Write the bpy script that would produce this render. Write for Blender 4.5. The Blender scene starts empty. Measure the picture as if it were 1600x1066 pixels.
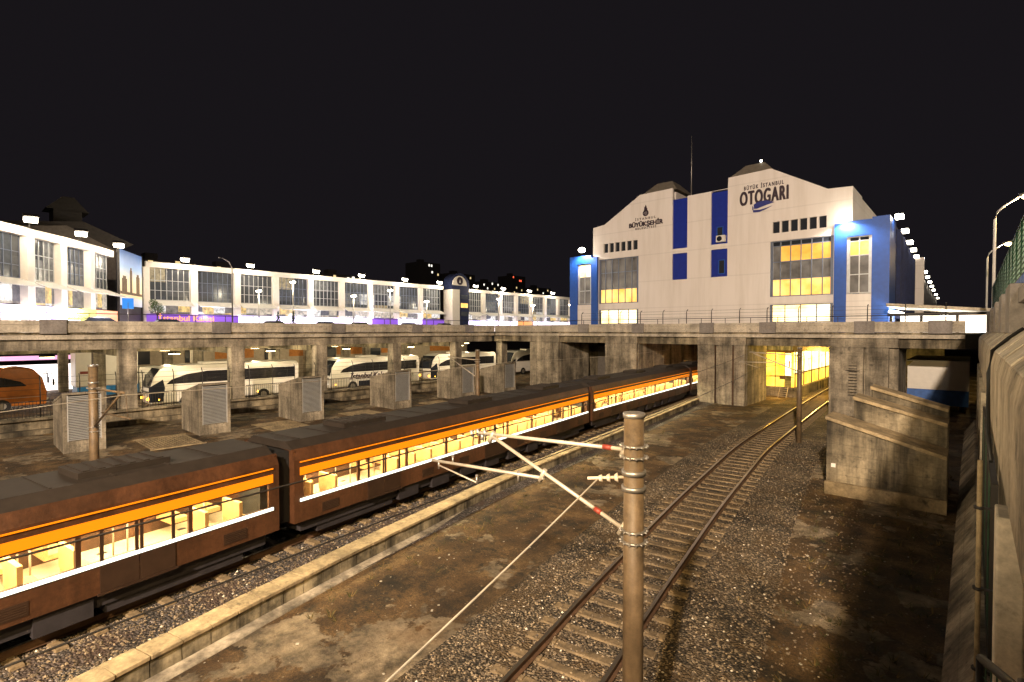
import bpy, bmesh, math, random
from math import radians, sin, cos, pi
from mathutils import Vector, Matrix
random.seed(11)
sc = bpy.context.scene
col = sc.collection

# ------------------------------------------------------------ camera, world, exposure
cam_d = bpy.data.cameras.new("camera"); cam = bpy.data.objects.new("camera", cam_d); col.objects.link(cam)
cam_d.sensor_width = 36; cam_d.lens = 805/1600*36; cam_d.clip_start = .05; cam_d.clip_end = 3000
cam.location = (0, 0, 6.4)
cam.rotation_euler = (radians(90-1.14), 0, math.atan2(.667, .745))
sc.camera = cam
w = bpy.data.worlds.new("World"); sc.world = w; w.use_nodes = True
bg = w.node_tree.nodes['Background']; bg.inputs[0].default_value = (.0088, .0074, .0092, 1); bg.inputs[1].default_value = 1.0
sc.view_settings.view_transform = 'Standard'; sc.view_settings.look = 'None'; sc.view_settings.exposure = 0; sc.view_settings.gamma = 1
sc.cycles.use_denoising = True
sc.cycles.max_bounces = 5; sc.cycles.diffuse_bounces = 3; sc.cycles.glossy_bounces = 3
sc.cycles.caustics_reflective = False; sc.cycles.caustics_refractive = False
sc.cycles.sample_clamp_indirect = 6

SODIUM = (1.0, .70, .32); WARM = (1.0, .86, .62); WHITE = (1.0, .93, .82); COOL = (.93, .93, 1.0)
def light(kind, loc, power, color=WARM, target=None, radius=.15, spot=120, blend=.5, parent=None):
    d = bpy.data.lights.new("lamp_light", kind); o = bpy.data.objects.new("lamp_light", d); col.objects.link(o)
    d.energy = power; d.color = color
    if kind in ('POINT', 'SPOT'): d.shadow_soft_size = radius
    if kind == 'SPOT': d.spot_size = radians(spot); d.spot_blend = blend
    o.location = loc
    if target is not None:
        o.rotation_euler = (Vector(target)-Vector(loc)).to_track_quat('-Z', 'Y').to_euler()
    return o

# ------------------------------------------------------------ materials
def newmat(name):
    m = bpy.data.materials.new(name); m.use_nodes = True
    nt = m.node_tree; b = nt.nodes['Principled BSDF']; return m, nt, b
def nd(nt, t, **kw):
    n = nt.nodes.new(t)
    for k, v in kw.items():
        if k.startswith('i_'):
            k2 = k[2:]; n.inputs[int(k2) if k2.isdigit() else k2.replace('_', ' ')].default_value = v
        else: setattr(n, k, v)
    return n
def ramp(nt, src, stops, interp='LINEAR'):
    r = nt.nodes.new('ShaderNodeValToRGB'); r.color_ramp.interpolation = interp
    e = r.color_ramp.elements
    while len(e) < len(stops): e.new(.5)
    for k, (p, c) in enumerate(stops):
        e[k].position = p; e[k].color = (*c, 1) if len(c) == 3 else c
    nt.links.new(src, r.inputs[0]); return r.outputs[0]
def g(v): return (v, v, v)
def mixc(nt, fac, a, b, mode='MIX'):
    m = nt.nodes.new('ShaderNodeMix'); m.data_type = 'RGBA'; m.blend_type = mode
    for s, v in ((0, fac), (6, a), (7, b)):
        if isinstance(v, (int, float)): m.inputs[s].default_value = v
        elif isinstance(v, tuple): m.inputs[s].default_value = (*v, 1)
        else: nt.links.new(v, m.inputs[s])
    return m.outputs[2]
def coords(nt, scale=(1, 1, 1)):
    tc = nt.nodes.new('ShaderNodeTexCoord'); mp = nt.nodes.new('ShaderNodeMapping'); mp.inputs['Scale'].default_value = scale
    nt.links.new(tc.outputs['Object'], mp.inputs[0]); return mp.outputs[0]
def noise(nt, vec, scale, detail=6, rough=.6):
    n = nt.nodes.new('ShaderNodeTexNoise'); n.inputs['Scale'].default_value = scale; n.inputs['Detail'].default_value = detail
    n.inputs['Roughness'].default_value = rough; nt.links.new(vec, n.inputs['Vector']); return n.outputs['Fac']
def bump(nt, b, h, strength=.4, dist=.02):
    n = nt.nodes.new('ShaderNodeBump'); n.inputs['Strength'].default_value = strength; n.inputs['Distance'].default_value = dist
    nt.links.new(h, n.inputs['Height']); nt.links.new(n.outputs[0], b.inputs['Normal'])

def plain(name, c, rough=.6, metal=0, var=.25, emit=None, es=0):
    m, nt, b = newmat(name)
    v = coords(nt); f = noise(nt, v, 3.0)
    lo = tuple(x*(1-var) for x in c); hi = tuple(min(1, x*(1+var)) for x in c)
    nt.links.new(ramp(nt, f, [(.3, lo), (.7, hi)]), b.inputs['Base Color'])
    b.inputs['Roughness'].default_value = rough; b.inputs['Metallic'].default_value = metal
    if emit: b.inputs['Emission Color'].default_value = (*emit, 1); b.inputs['Emission Strength'].default_value = es
    return m
def concrete(name, c=(.56, .50, .41), dark=.35, streak=.6, seam=True, stain=.5, sc_=1.0):
    m, nt, b = newmat(name)
    v = coords(nt); vs = coords(nt, (1.1, 1.1, .10))
    big = ramp(nt, noise(nt, v, .55*sc_, 8, .62), [(.34, g(dark)), (.62, g(1.0))])
    st = ramp(nt, noise(nt, vs, 1.0, 5, .7), [(.36, g(1-streak)), (.62, g(1.0))])
    fine = ramp(nt, noise(nt, v, 9, 6, .7), [(.3, g(.68)), (.7, g(1.18))])
    spots = ramp(nt, noise(nt, v, 2.4, 8, .72), [(.56, g(1.0)), (.70, g(1-stain))])
    x = mixc(nt, 1.0, c, big, 'MULTIPLY'); x = mixc(nt, 1.0, x, st, 'MULTIPLY')
    x = mixc(nt, 1.0, x, fine, 'MULTIPLY'); x = mixc(nt, 1.0, x, spots, 'MULTIPLY')
    if seam:
        wv = nd(nt, 'ShaderNodeTexWave', wave_type='BANDS', bands_direction='Z', i_Scale=.8, i_Distortion=.25, i_Detail=1.0)
        nt.links.new(v, wv.inputs['Vector'])
        x = mixc(nt, 1.0, x, ramp(nt, wv.outputs['Fac'], [(0, g(.80)), (.03, g(1.0))]), 'MULTIPLY')
    nt.links.new(x, b.inputs['Base Color']); b.inputs['Roughness'].default_value = .88
    bump(nt, b, noise(nt, v, 22, 6, .7), .5, .012)
    return m
def emis(name, c, s, var=0, scale=1.0, c2=None, contrast=(.35, .65)):
    m, nt, b = newmat(name)
    b.inputs['Base Color'].default_value = (*[x*.3 for x in c], 1); b.inputs['Roughness'].default_value = .3
    b.inputs['Emission Strength'].default_value = s
    if c2 is None: b.inputs['Emission Color'].default_value = (*c, 1)
    else:
        f = noise(nt, coords(nt), scale, 4, .6)
        nt.links.new(ramp(nt, f, [(contrast[0], c2), (contrast[1], c)]), b.inputs['Emission Color'])
    return m
def glass(name, c=(.03, .035, .045), rough=.08, warm=None):
    m, nt, b = newmat(name)
    b.inputs['Base Color'].default_value = (*c, 1); b.inputs['Roughness'].default_value = rough
    b.inputs['Specular IOR Level'].default_value = .9
    if warm:
        f = noise(nt, coords(nt), warm[2], 3, .5)
        nt.links.new(ramp(nt, f, [(warm[3], (0, 0, 0)), (warm[4], warm[0])]), b.inputs['Emission Color'])
        b.inputs['Emission Strength'].default_value = warm[1]
    return m

M = {}
M['conc'] = concrete('stained_concrete', (.62, .54, .41), .28, .68, True, .65)
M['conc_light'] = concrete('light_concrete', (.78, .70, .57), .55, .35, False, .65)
M['conc_dirty'] = concrete('dirty_concrete', (.50, .42, .28), .22, .8, True, .75)
M['conc_wall'] = concrete('wall_concrete', (.60, .51, .38), .5, .25, False, .85, 2.0)
M['conc_grey'] = concrete('grey_concrete', (.36, .33, .31), .7, .3, False, .2)
M['kerb'] = concrete('kerb_concrete', (.50, .39, .23), .45, .3, False, .7, 2.5)
M['kerb_face'] = concrete('kerb_face_concrete', (.54, .46, .31), .22, .88, False, .7, 3.0)
M['plaster'] = concrete('white_plaster', (.62, .60, .60), .8, .15, False, .1)
m_, nt_, b_ = newmat('white_render'); x_ = ramp(nt_, noise(nt_, coords(nt_, (1.3, 1.3, .12)), 1.0, 6, .65), [(.3, (.76, .70, .65)), (.55, (.85, .79, .75))])
w_ = nd(nt_, 'ShaderNodeTexWave', wave_type='BANDS', bands_direction='Z', i_Scale=.105, i_Distortion=0.0); nt_.links.new(coords(nt_), w_.inputs['Vector'])
x_ = mixc(nt_, 1, x_, ramp(nt_, w_.outputs['Fac'], [(0, g(.90)), (.006, g(1))]), 'MULTIPLY'); nt_.links.new(x_, b_.inputs['Base Color']); b_.inputs['Roughness'].default_value = .75; M['facade'] = m_
M['arcade'] = plain('cream_render', (.82, .76, .66), .7, 0, .05)
M['blue'] = plain('blue_cladding', (.012, .085, .42), .45, 0, .12)
M['blue_deep'] = plain('deep_blue_panel', (.012, .03, .30), .35, 0, .12)
M['navy'] = plain('navy_rib', (.010, .018, .07), .8, 0, .3)
M['rooftile'] = plain('roof_sheet', (.22, .19, .15), .6, 0, .2)
M['frame'] = plain('window_frame', (.16, .19, .26), .4, .3, .1)
M['frame_lt'] = plain('light_frame', (.55, .56, .56), .4, .2, .1)
M['steel'] = plain('galvanised_steel', (.42, .40, .37), .42, .75, .15)
M['pole'] = concrete('weathered_pole', (.26, .18, .10), .35, .55, False, .6, 2.0); M['pole'].node_tree.nodes['Principled BSDF'].inputs['Roughness'].default_value = .5
M['darksteel'] = plain('dark_steel', (.035, .032, .03), .5, .5, .2)
M['rust'] = plain('rusty_rail_side', (.10, .055, .03), .75, .3, .4)
M['railtop'] = plain('polished_rail_head', (.62, .55, .45), .28, .95, .1)
M['sleeper'] = concrete('sleeper_concrete', (.30, .22, .125), .3, .3, False, .85, 2)
M['ceramic'] = plain('insulator_ceramic', (.62, .52, .40), .3, 0, .1)
M['red'] = plain('red_paint', (.22, .035, .02), .5, 0, .2)
M['arm'] = plain('pale_arm_tube', (.46, .41, .33), .45, .2, .2)
M['black'] = plain('black_rubber', (.012, .012, .012), .6, 0, .2)
M['letter'] = plain('dark_lettering', (.035, .018, .03), .5, 0, .1)
M['letter_blue'] = plain('blue_lettering', (.02, .03, .22), .5, 0, .1)
M['white'] = plain('white_paint', (.78, .75, .70), .35, 0, .05)
M['green'] = plain('green_mesh_paint', (.012, .06, .03), .5, .1, .3)
M['bluepaint'] = plain('blue_panel_paint', (.03, .12, .42), .5, 0, .25)
M['busorange'] = plain('orange_paint', (.55, .17, .02), .35, 0, .15)
M['carwhite'] = plain('car_white', (.70, .70, .70), .25, 0, .04)
M['cardark'] = plain('car_dark', (.03, .035, .05), .2, .3, .1)
M['carblue'] = plain('car_blue', (.05, .07, .22), .2, .3, .1)
M['carbeige'] = plain('car_silver', (.42, .40, .36), .25, .5, .05)
M['glass'] = glass('dark_glass')
M['glass_arc'] = glass('arcade_glass', (.05, .055, .06), .15, ((1.0, .80, .58), .35, .9, .42, .75))
M['glass_yel'] = emis('lit_office_glass', (1.0, .52, .10), 1.15, c2=(.75, .30, .03), scale=.6)
M['glass_hot'] = emis('bright_office_glass', (1.0, .68, .22), 1.5, c2=(.95, .42, .06), scale=.7)
M['glass_grey'] = glass('dim_glow_office_glass', (.09, .085, .08), .25, ((.16, .13, .10), 1.0, .8, .3, .7))  # faint patchy glow put into the grey panes
M['lobby'] = emis('lit_lobby_glass', (1.0, .88, .55), 2.6, c2=(1.0, .60, .16), scale=.45)
M['lamp'] = emis('lamp_lens', (1.0, .90, .70), 22)
M['lamp_sod'] = emis('sodium_lens', (1.0, .74, .34), 20)
M['amber'] = emis('amber_lens', (1.0, .42, .04), 9)
M['yellowwall'] = emis('lit_station_wall', (1.0, .66, .10), 2.3, c2=(.80, .36, .02), scale=.7)
M['yellowhot'] = emis('station_light_panel', (1.0, .86, .42), 4.0, c2=(1.0, .68, .14), scale=.9)

def ballast_mat(name, tone, dirt):
    m, nt, b = newmat(name)
    v = coords(nt)
    vo = nd(nt, 'ShaderNodeTexVoronoi', i_Scale=19.0, i_Randomness=1.0); nt.links.new(v, vo.inputs['Vector'])
    sep = nd(nt, 'ShaderNodeSeparateColor'); nt.links.new(vo.outputs['Color'], sep.inputs[0])
    stone = ramp(nt, sep.outputs[0], [(0, tuple(x*.25 for x in tone)), (.55, tuple(x*.8 for x in tone)), (.9, tuple(x*1.5 for x in tone)), (1, tuple(min(1, x*2.6) for x in tone))])
    gap = ramp(nt, vo.outputs['Distance'], [(.35, g(1)), (.75, g(.25))])
    x = mixc(nt, 1, stone, gap, 'MULTIPLY')
    big = ramp(nt, noise(nt, v, .45, 7, .65), [(.38, g(.25)), (.62, g(1.2))])
    x = mixc(nt, 1, x, big, 'MULTIPLY')
    x = mixc(nt, ramp(nt, noise(nt, v, .8, 8, .7), [(.48, g(0)), (.60, g(.85))]), x, dirt)
    nt.links.new(x, b.inputs['Base Color']); b.inputs['Roughness'].default_value = .85
    inv = ramp(nt, vo.outputs['Distance'], [(0, g(1)), (.8, g(0))])
    bump(nt, b, inv, 1.0, .045)
    return m
M['ballast'] = ballast_mat('ballast_stone', (.23, .18, .12), (.10, .065, .03))
M['ballast_blue'] = ballast_mat('ballast_stone_dark', (.20, .175, .16), (.08, .05, .035))
def ground_mat():
    m, nt, b = newmat('bare_ground')
    v = coords(nt)
    warp = nd(nt, 'ShaderNodeTexNoise', i_Scale=.9, i_Detail=6.0); nt.links.new(v, warp.inputs['Vector'])
    dirt = ramp(nt, noise(nt, v, .7, 9, .7), [(.3, (.03, .018, .008)), (.5, (.13, .075, .028)), (.68, (.30, .19, .08))])
    moss = ramp(nt, noise(nt, v, 1.1, 10, .78), [(.50, g(0)), (.60, g(.9))])
    x = mixc(nt, moss, dirt, (.020, .017, .010))
    fleck = ramp(nt, noise(nt, v, 17, 8, .9), [(.36, g(.25)), (.5, g(.9)), (.66, g(2.1))])
    x = mixc(nt, 1, x, fleck, 'MULTIPLY')
    slab = ramp(nt, noise(nt, v, .30, 12, .62), [(.535, g(0)), (.548, g(1))])
    slabc = ramp(nt, noise(nt, v, 3.5, 8, .7), [(.3, (.22, .17, .105)), (.7, (.46, .37, .25))])
    slabc = mixc(nt, 1, slabc, ramp(nt, noise(nt, v, 1.3, 9, .75), [(.38, g(.3)), (.58, g(1.1))]), 'MULTIPLY')
    x = mixc(nt, slab, x, slabc)
    rust = ramp(nt, noise(nt, v, .5, 5, .5), [(.6, g(0)), (.72, g(.6))])
    x = mixc(nt, rust, x, (.13, .06, .012))
    vo = nd(nt, 'ShaderNodeTexVoronoi', i_Scale=11.0); nt.links.new(v, vo.inputs['Vector'])
    sep = nd(nt, 'ShaderNodeSeparateColor'); nt.links.new(vo.outputs['Color'], sep.inputs[0])
    peb = mixc(nt, 1, ramp(nt, sep.outputs[1], [(.86, g(0)), (.9, g(1))]), ramp(nt, vo.outputs['Distance'], [(.16, g(1)), (.26, g(0))]), 'MULTIPLY')
    x = mixc(nt, peb, x, (.34, .28, .19))
    x = mixc(nt, 1, x, ramp(nt, noise(nt, coords(nt, (1, .45, 1)), .62, 7, .7), [(.36, g(.35)), (.56, g(1.05))]), 'MULTIPLY')
    nt.links.new(x, b.inputs['Base Color']); b.inputs['Roughness'].default_value = .8
    bump(nt, b, noise(nt, v, 8, 12, .85), 1.0, .09)
    return m
M['ground'] = ground_mat()
M['asphalt'] = plain('asphalt', (.05, .05, .05), .8, 0, .3)

# ------------------------------------------------------------ mesh helpers
class MB:
    def __init__(s): s.bm = bmesh.new()
    def box(s, x0, x1, y0, y1, z0, z1, rot=None, mi=0):
        vs = [s.bm.verts.new((x, y, z)) for x in (x0, x1) for y in (y0, y1) for z in (z0, z1)]
        if rot:
            c = Vector(rot[1]); mt = Matrix.Rotation(rot[0], 3, rot[2] if len(rot) > 2 else 'Z')
            for v in vs: v.co = mt @ (v.co-c)+c
        for f in ((0, 1, 3, 2), (4, 6, 7, 5), (0, 4, 5, 1), (2, 3, 7, 6), (0, 2, 6, 4), (1, 5, 7, 3)):
            fc = s.bm.faces.new([vs[i] for i in f]); fc.material_index = mi
        return s
    def prism(s, pts, a0, a1, axis='Y', mi=0):
        """pts 2-D outline; extruded along axis (Y: pts are x,z; X: pts are y,z; Z: pts are x,y)"""
        def P(p, a): return (p[0], a, p[1]) if axis == 'Y' else (a, p[0], p[1]) if axis == 'X' else (p[0], p[1], a)
        A = [s.bm.verts.new(P(p, a0)) for p in pts]; B = [s.bm.verts.new(P(p, a1)) for p in pts]; n = len(pts)
        for f in [A, B[::-1]]+[[A[i], B[i], B[(i+1) % n], A[(i+1) % n]] for i in range(n)]:
            fc = s.bm.faces.new(f); fc.material_index = mi
        return s
    def sweep(s, path, prof, mi=0, closed=True):
        """prof: list (offset right, z) swept along path of (x,y,z)"""
        rings = []
        for i, p in enumerate(path):
            a = Vector(path[max(i-1, 0)]); b = Vector(path[min(i+1, len(path)-1)]); t = (b-a); t.z = 0; t.normalize(); r = Vector((t.y, -t.x, 0))
            rings.append([s.bm.verts.new(Vector(p)+r*o+Vector((0, 0, z))) for o, z in prof])
        n = len(prof)
        for i in range(len(rings)-1):
            for j in range(n if closed else n-1):
                fc = s.bm.faces.new([rings[i][j], rings[i][(j+1) % n], rings[i+1][(j+1) % n], rings[i+1][j]]); fc.material_index = mi
        if closed:
            s.bm.faces.new(rings[0]); s.bm.faces.new(rings[-1][::-1])
        return s
    def tube(s, path, r, n=8, mi=0, cap=True):
        rings = []; P = [Vector(p) for p in path]
        rr = r if isinstance(r, (list, tuple)) else [r]*len(P)
        for i, p in enumerate(P):
            t = (P[min(i+1, len(P)-1)]-P[max(i-1, 0)]).normalized()
            up = Vector((0, 0, 1)) if abs(t.z) < .9 else Vector((1, 0, 0))
            a = t.cross(up).normalized(); b = t.cross(a)
            rings.append([s.bm.verts.new(p+(a*cos(2*pi*k/n)+b*sin(2*pi*k/n))*rr[i]) for k in range(n)])
        for i in range(len(rings)-1):
            for k in range(n):
                fc = s.bm.faces.new([rings[i][k], rings[i][(k+1) % n], rings[i+1][(k+1) % n], rings[i+1][k]]); fc.material_index = mi; fc.smooth = n > 5
        if cap: s.bm.faces.new(rings[0][::-1]); s.bm.faces.new(rings[-1])
        return s
    def ball(s, c, r, mi=0, sub=2, squash=1):
        res = bmesh.ops.create_icosphere(s.bm, subdivisions=sub, radius=r)
        for v in res['verts']: v.co.z *= squash; v.co += Vector(c)
        return s
    def build(s, name, mat, parent=None, bevel=0):
        me = bpy.data.meshes.new(name)
        bmesh.ops.recalc_face_normals(s.bm, faces=s.bm.faces[:])
        s.bm.to_mesh(me); s.bm.free()
        for m in (mat if isinstance(mat, (list, tuple)) else [mat]): me.materials.append(m)
        o = bpy.data.objects.new(name, me); col.objects.link(o)
        if parent: o.parent = parent
        if bevel:
            b = o.modifiers.new('bevel', 'BEVEL'); b.width = bevel; b.segments = 2; b.limit_method = 'ANGLE'
        return o
def split(mb, name, mat, parent=None, bevel=0):
    """each separate piece of the mesh becomes an object of its own"""
    bm = mb.bm; bm.verts.index_update(); seen = set(); out = []
    for v in bm.verts:
        if v in seen: continue
        st = [v]; seen.add(v); isl = []
        while st:
            q = st.pop(); isl.append(q)
            for e in q.link_edges:
                o = e.other_vert(q)
                if o not in seen: seen.add(o); st.append(o)
        m2 = MB(); mp = {q: m2.bm.verts.new(q.co) for q in isl}
        fs = set(f for q in isl for f in q.link_faces)
        for f in fs:
            nf = m2.bm.faces.new([mp[q] for q in f.verts]); nf.material_index = f.material_index; nf.smooth = f.smooth
        out.append(m2.build(name, mat, parent, bevel))
    bm.free(); return out
def tag(o, label, cat, group=None, kind=None):
    if label: o['label'] = label
    if cat: o['category'] = cat
    if group: o['group'] = group
    if kind: o['kind'] = kind
    return o
def thing(name, label, cat, loc=(0, 0, 0), group=None, rz=0):
    o = bpy.data.objects.new(name, None); col.objects.link(o); o.location = loc; o.rotation_euler = (0, 0, rz); o.empty_display_size = .3
    return tag(o, label, cat, group)
def struct(o): o['kind'] = 'structure'; return o
def copy_tree(o, parent=None):
    c = o.copy(); col.objects.link(c)
    if parent: c.parent = parent
    for ch in o.children: copy_tree(ch, c)
    return c
def text(s, size, mat, name, parent, loc, rot, depth=.03, sx=1, align='CENTER', bold=0, space=1, shear=0):
    cu = bpy.data.curves.new(name, 'FONT'); cu.body = s; cu.size = size; cu.extrude = depth; cu.align_x = align; cu.offset = bold; cu.space_character = space; cu.shear = shear
    t = bpy.data.objects.new(name, cu); col.objects.link(t)
    bpy.context.view_layer.update()
    me = bpy.data.meshes.new_from_object(t.evaluated_get(bpy.context.evaluated_depsgraph_get()))
    bpy.data.objects.remove(t); me.materials.clear(); me.materials.append(mat); me.name = name
    o = bpy.data.objects.new(name, me); col.objects.link(o); o.parent = parent
    o.location = loc; o.rotation_euler = rot; o.scale = (sx, 1, 1)
    return o
def interp(pts, y):
    if y <= pts[0][1]: a, b = pts[0], pts[1]
    elif y >= pts[-1][1]: a, b = pts[-2], pts[-1]
    else:
        for a, b in zip(pts, pts[1:]):
            if a[1] <= y <= b[1]: break
    t = (y-a[1])/(b[1]-a[1]); return a[0]+(b[0]-a[0])*t
def smooth(pts, y, h=2.0): return (interp(pts, y-h)+2*interp(pts, y)+interp(pts, y+h))/4
# centre lines (x, y)
D_ = [(-4.55, 0), (-5.2, 6), (-5.95, 10), (-6.6, 14), (-7.25, 18), (-8.65, 28.5), (-9.75, 45), (-10.6, 60), (-11.6, 80)]
C_ = [(-11.9, -14), (-14.45, .7), (-15.85, 8.5), (-17.1, 15.5), (-19.4, 35), (-20.5, 46), (-21.3, 60), (-22, 80)]
A_ = [(-21.5, -8), (-23.0, 1.3), (-24.8, 8), (-26.6, 15), (-28.9, 28), (-30.4, 38), (-31.1, 46), (-31.4, 80)]
K_ = [(-9.4, -8), (-10.9, 1.8), (-11.75, 4.6), (-12.85, 9.6), (-14.1, 16), (-17.4, 41), (-17.9, 44.6)]
def path(pts, y0, y1, dy, z): 
    n = int((y1-y0)/dy); return [(smooth(pts, y0+(y1-y0)*i/n), y0+(y1-y0)*i/n, z) for i in range(n+1)]

# ------------------------------------------------------------ ground and track beds
b = MB(); b.box(-900, 900, -400, 1500, -1.0, 0.0)
struct(b.build('ground', M['ground']))
b = MB(); b.sweep(path(C_, -14, 78, 2, 0), [(3.55, .03), (2.9, .06), (1.6,.075), (-2.5, .075), (-3.4, .004)], closed=False)
tag(b.build('ballast_bed', M['ballast_blue']), None, None, None, 'structure')
b = MB(); b.sweep(path(D_, -2, 78, 2, 0), [(3.0, .004), (1.9, .04), (-1.8, .04), (-2.6, .004)], closed=False)
tag(b.build('ballast_bed', M['ballast']), None, None, None, 'structure')
b = MB(); b.sweep(path(A_, -8, 78, 2, 0), [(2.6, .004), (1.7, .09), (-1.7, .09), (-2.5, .004)], closed=False)
tag(b.build('ballast_bed', M['ballast_blue']), None, None, None, 'structure')
# loose stones lying on the near beds
b = MB()
def stone(x, y, z, r):
    k = [Vector(q) for q in ((1, 0, 0), (0, 1, 0), (-1, 0, 0), (0, -1, 0), (0, 0, .75), (0, 0, -.6))]
    a = random.random()*6.28; ca, sa = cos(a), sin(a); vs = []
    for q in k:
        s_ = r*random.uniform(.6, 1.25); vs.append(b.bm.verts.new((x+(q.x*ca-q.y*sa)*s_, y+(q.x*sa+q.y*ca)*s_, z+q.z*s_)))
    mi = random.choice((0, 0, 0, 1, 1, 2)) if random.random() > .02 else 3
    for f in ((0, 1, 4), (1, 2, 4), (2, 3, 4), (3, 0, 4), (1, 0, 5), (2, 1, 5), (3, 2, 5), (0, 3, 5)):
        b.bm.faces.new([vs[i] for i in f]).material_index = mi
for k in range(21000):
    y = 3+31*random.random()**1.7; o = random.uniform(-2.5, 3.1) if random.random() < .9 else random.uniform(3, 5)
    if abs(o) < 1.3 and random.random() < .15: continue
    z = random.choice((.045, .06, .095)) if abs(o) < 1.9 else max(.0, .04-(abs(o)-1.9)*.02)
    stone(smooth(D_, y)+o, y, z, random.uniform(.018, .042))
for k in range(7000):
    y = -1+26*random.random()**1.5; o = random.uniform(.4, 2.95)
    stone(smooth(C_, y)+o, y, .08, random.uniform(.02, .045))
M['weedleaf'] = plain('tree_leaf', (.05, .09, .025), .7)
ms = [plain('stone_a', (.17, .13, .085), .8, 0, .4), plain('stone_b', (.08, .06, .04), .8, 0, .4), plain('stone_c', (.27, .21, .135), .8, 0, .3), plain('stone_d', (.6, .55, .45), .8, 0, .2)]
tag(b.build('ballast_stones', ms), 'loose grey brown ballast stones lying over the beds of the two nearest tracks', 'ballast', None, 'stuff')
# weeds: low tufts along the bed edge and the wall foot
b = MB()
def blade_tuft(x, y, n, h):
    for i in range(n):
        a = random.random()*6.28; r = random.uniform(.02, .16); hh = h*random.uniform(.5, 1.2); wv = .012
        bx, by = x+cos(a)*r*.5, y+sin(a)*r*.5; tx, ty = x+cos(a)*(r+.1), y+sin(a)*(r+.1)
        p = [b.bm.verts.new(q) for q in ((bx-wv*sin(a), by+wv*cos(a), 0), (bx+wv*sin(a), by-wv*cos(a), 0), (tx, ty, hh))]
        b.bm.faces.new(p).material_index = random.choice((0, 0, 1))
for k in range(420):
    y = 5+26*random.random()
    x = random.choice((smooth(D_, y)+random.gauss(4.4, .7), smooth(K_, y)+random.gauss(1.2, .5), -1.2+random.gauss(0, .5)))
    blade_tuft(min(x, -.6), y, random.randint(4, 12), random.uniform(.05, .16))
tag(b.build('weeds', [plain('weed_green', (.06, .06, .015), .8), plain('weed_dry', (.20, .13, .04), .8)]), 'low dry weeds scattered over the bare ground beside the tracks', 'weeds', None, 'stuff')
# litter
b = MB()
for k in range(210):
    y = 2+30*random.random(); x = random.choice((random.uniform(-12, -8), random.uniform(-5, -1.0), random.uniform(-34, -25)))
    if -24 < x < smooth(K_, y)+.2: continue
    s_ = random.uniform(.008, .045); b.box(x, x+s_*1.5, y, y+s_, .01, .012+s_*.3, (random.random()*3, (x, y, 0)))
tag(b.build('litter', plain('litter_paper', (.5, .46, .38), .7)), 'small pale scraps of litter strewn over the dirt', 'litter', None, 'stuff')

# ------------------------------------------------------------ railway tracks
def track(pts, y0, y1, ztop, label):
    t = thing('railway_track', label, 'railway track', (0, 0, 0), 'railway tracks')
    for o in (-.75, .75):
        b = MB(); P = path(pts, y0, y1, 1.5, 0)
        b.sweep(P, [(o-.07, ztop-.165), (o+.07, ztop-.165), (o+.07, ztop-.15), (o+.012, ztop-.13), (o+.012, ztop-.045), (o+.036, ztop-.035), (o+.036, ztop), (o-.036, ztop), (o-.036, ztop-.035), (o-.012, ztop-.045), (o-.012, ztop-.13), (o-.07, ztop-.15)])
        for f in b.bm.faces:
            if f.calc_center_median().z > ztop-.004 and abs(f.calc_area()) > .02: f.material_index = 1
        b.build('rail', [M['rust'], M['railtop']], t)
    def sl(mb, y, x, a):
        mb.prism([(-.13, ztop-.30), (.13, ztop-.30), (.10, ztop-.165), (-.10, ztop-.165)], -1.25, 1.25, 'X')
    proto = None; rest = MB(); n = 0; y = y0+.3; extra = []
    ys = []
    while y < y1: ys.append(y); y += .65
    near = set(sorted(ys, key=lambda q: abs(q-max(y0, 2)))[:100])
    for y in ys:
        x = smooth(pts, y); dx = smooth(pts, y+.5)-smooth(pts, y-.5); a = -math.atan(dx)
        if y in near:
            if proto is None:
                mb = MB(); sl(mb, y, x, a)
                for o in (-.75, .75):
                    for q in (-.13, .13): mb.box(o+q-.04, o+q+.04, -.05, .05, ztop-.17, ztop-.13)
                proto = mb.build('sleeper', M['sleeper'], t); o_ = proto
            else: o_ = proto.copy(); col.objects.link(o_); o_.parent = t
            o_.location = (x, y, random.uniform(-.01, .004)); o_.rotation_euler = (0, 0, a)
        else: extra.append((x, y, a))
    if extra:
        for x, y, a in extra: rest.box(x-1.25, x+1.25, y-.12, y+.12, ztop-.3, ztop-.165, (a, (x, y, 0)))
        o_ = rest.build('sleeper', M['sleeper'], t); o_['kind'] = 'stuff'
    return t
track(D_, -1, 78, .25, 'nearest railway track curving into the yellow lit opening with pale sleepers')
track(C_, -10, 78, .30, 'railway track under the train, just behind the low kerb wall')
track(A_, -6, 78, .25, 'farthest railway track, behind the train and before the ventilation boxes')

# low kerb wall between the tracks
t = thing('kerb_wall', 'long low concrete kerb wall with capping slabs between the two nearest tracks', 'low wall')
P = path(K_, -8, 44.6, .55, 0)
b = MB()
for i in range(len(P)-1):     # facing panels with open joints
    a, c = Vector(P[i]), Vector(P[i+1]); d = (c-a)
    a2 = a+d*.022; c2 = c-d*.022
    j = random.uniform(-.008, .008)
    b.sweep([a2, c2], [(0+j, -.1), (-.22, -.1), (-.22, .375), (0+j, .375)])
b.build('facing_panels', M['kerb_face'], t)
b = MB()
for i in range(len(P)-1):
    a, c = Vector(P[i]), Vector(P[i+1]); d = (c-a); a2 = a+d*.017; c2 = c-d*.017; j = random.uniform(-.01, .01)
    b.sweep([a2, c2], [(.05+j, .38), (-.5+j, .38), (-.5+j, .455), (.05+j, .455)])
b.build('capping_slabs', M['kerb'], t, .008)
b = MB(); b.sweep(P, [(.35, -.05), (.02, -.05), (.02, .05), (.30, .035)]); b.build('footing', M['conc'], t)

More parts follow.
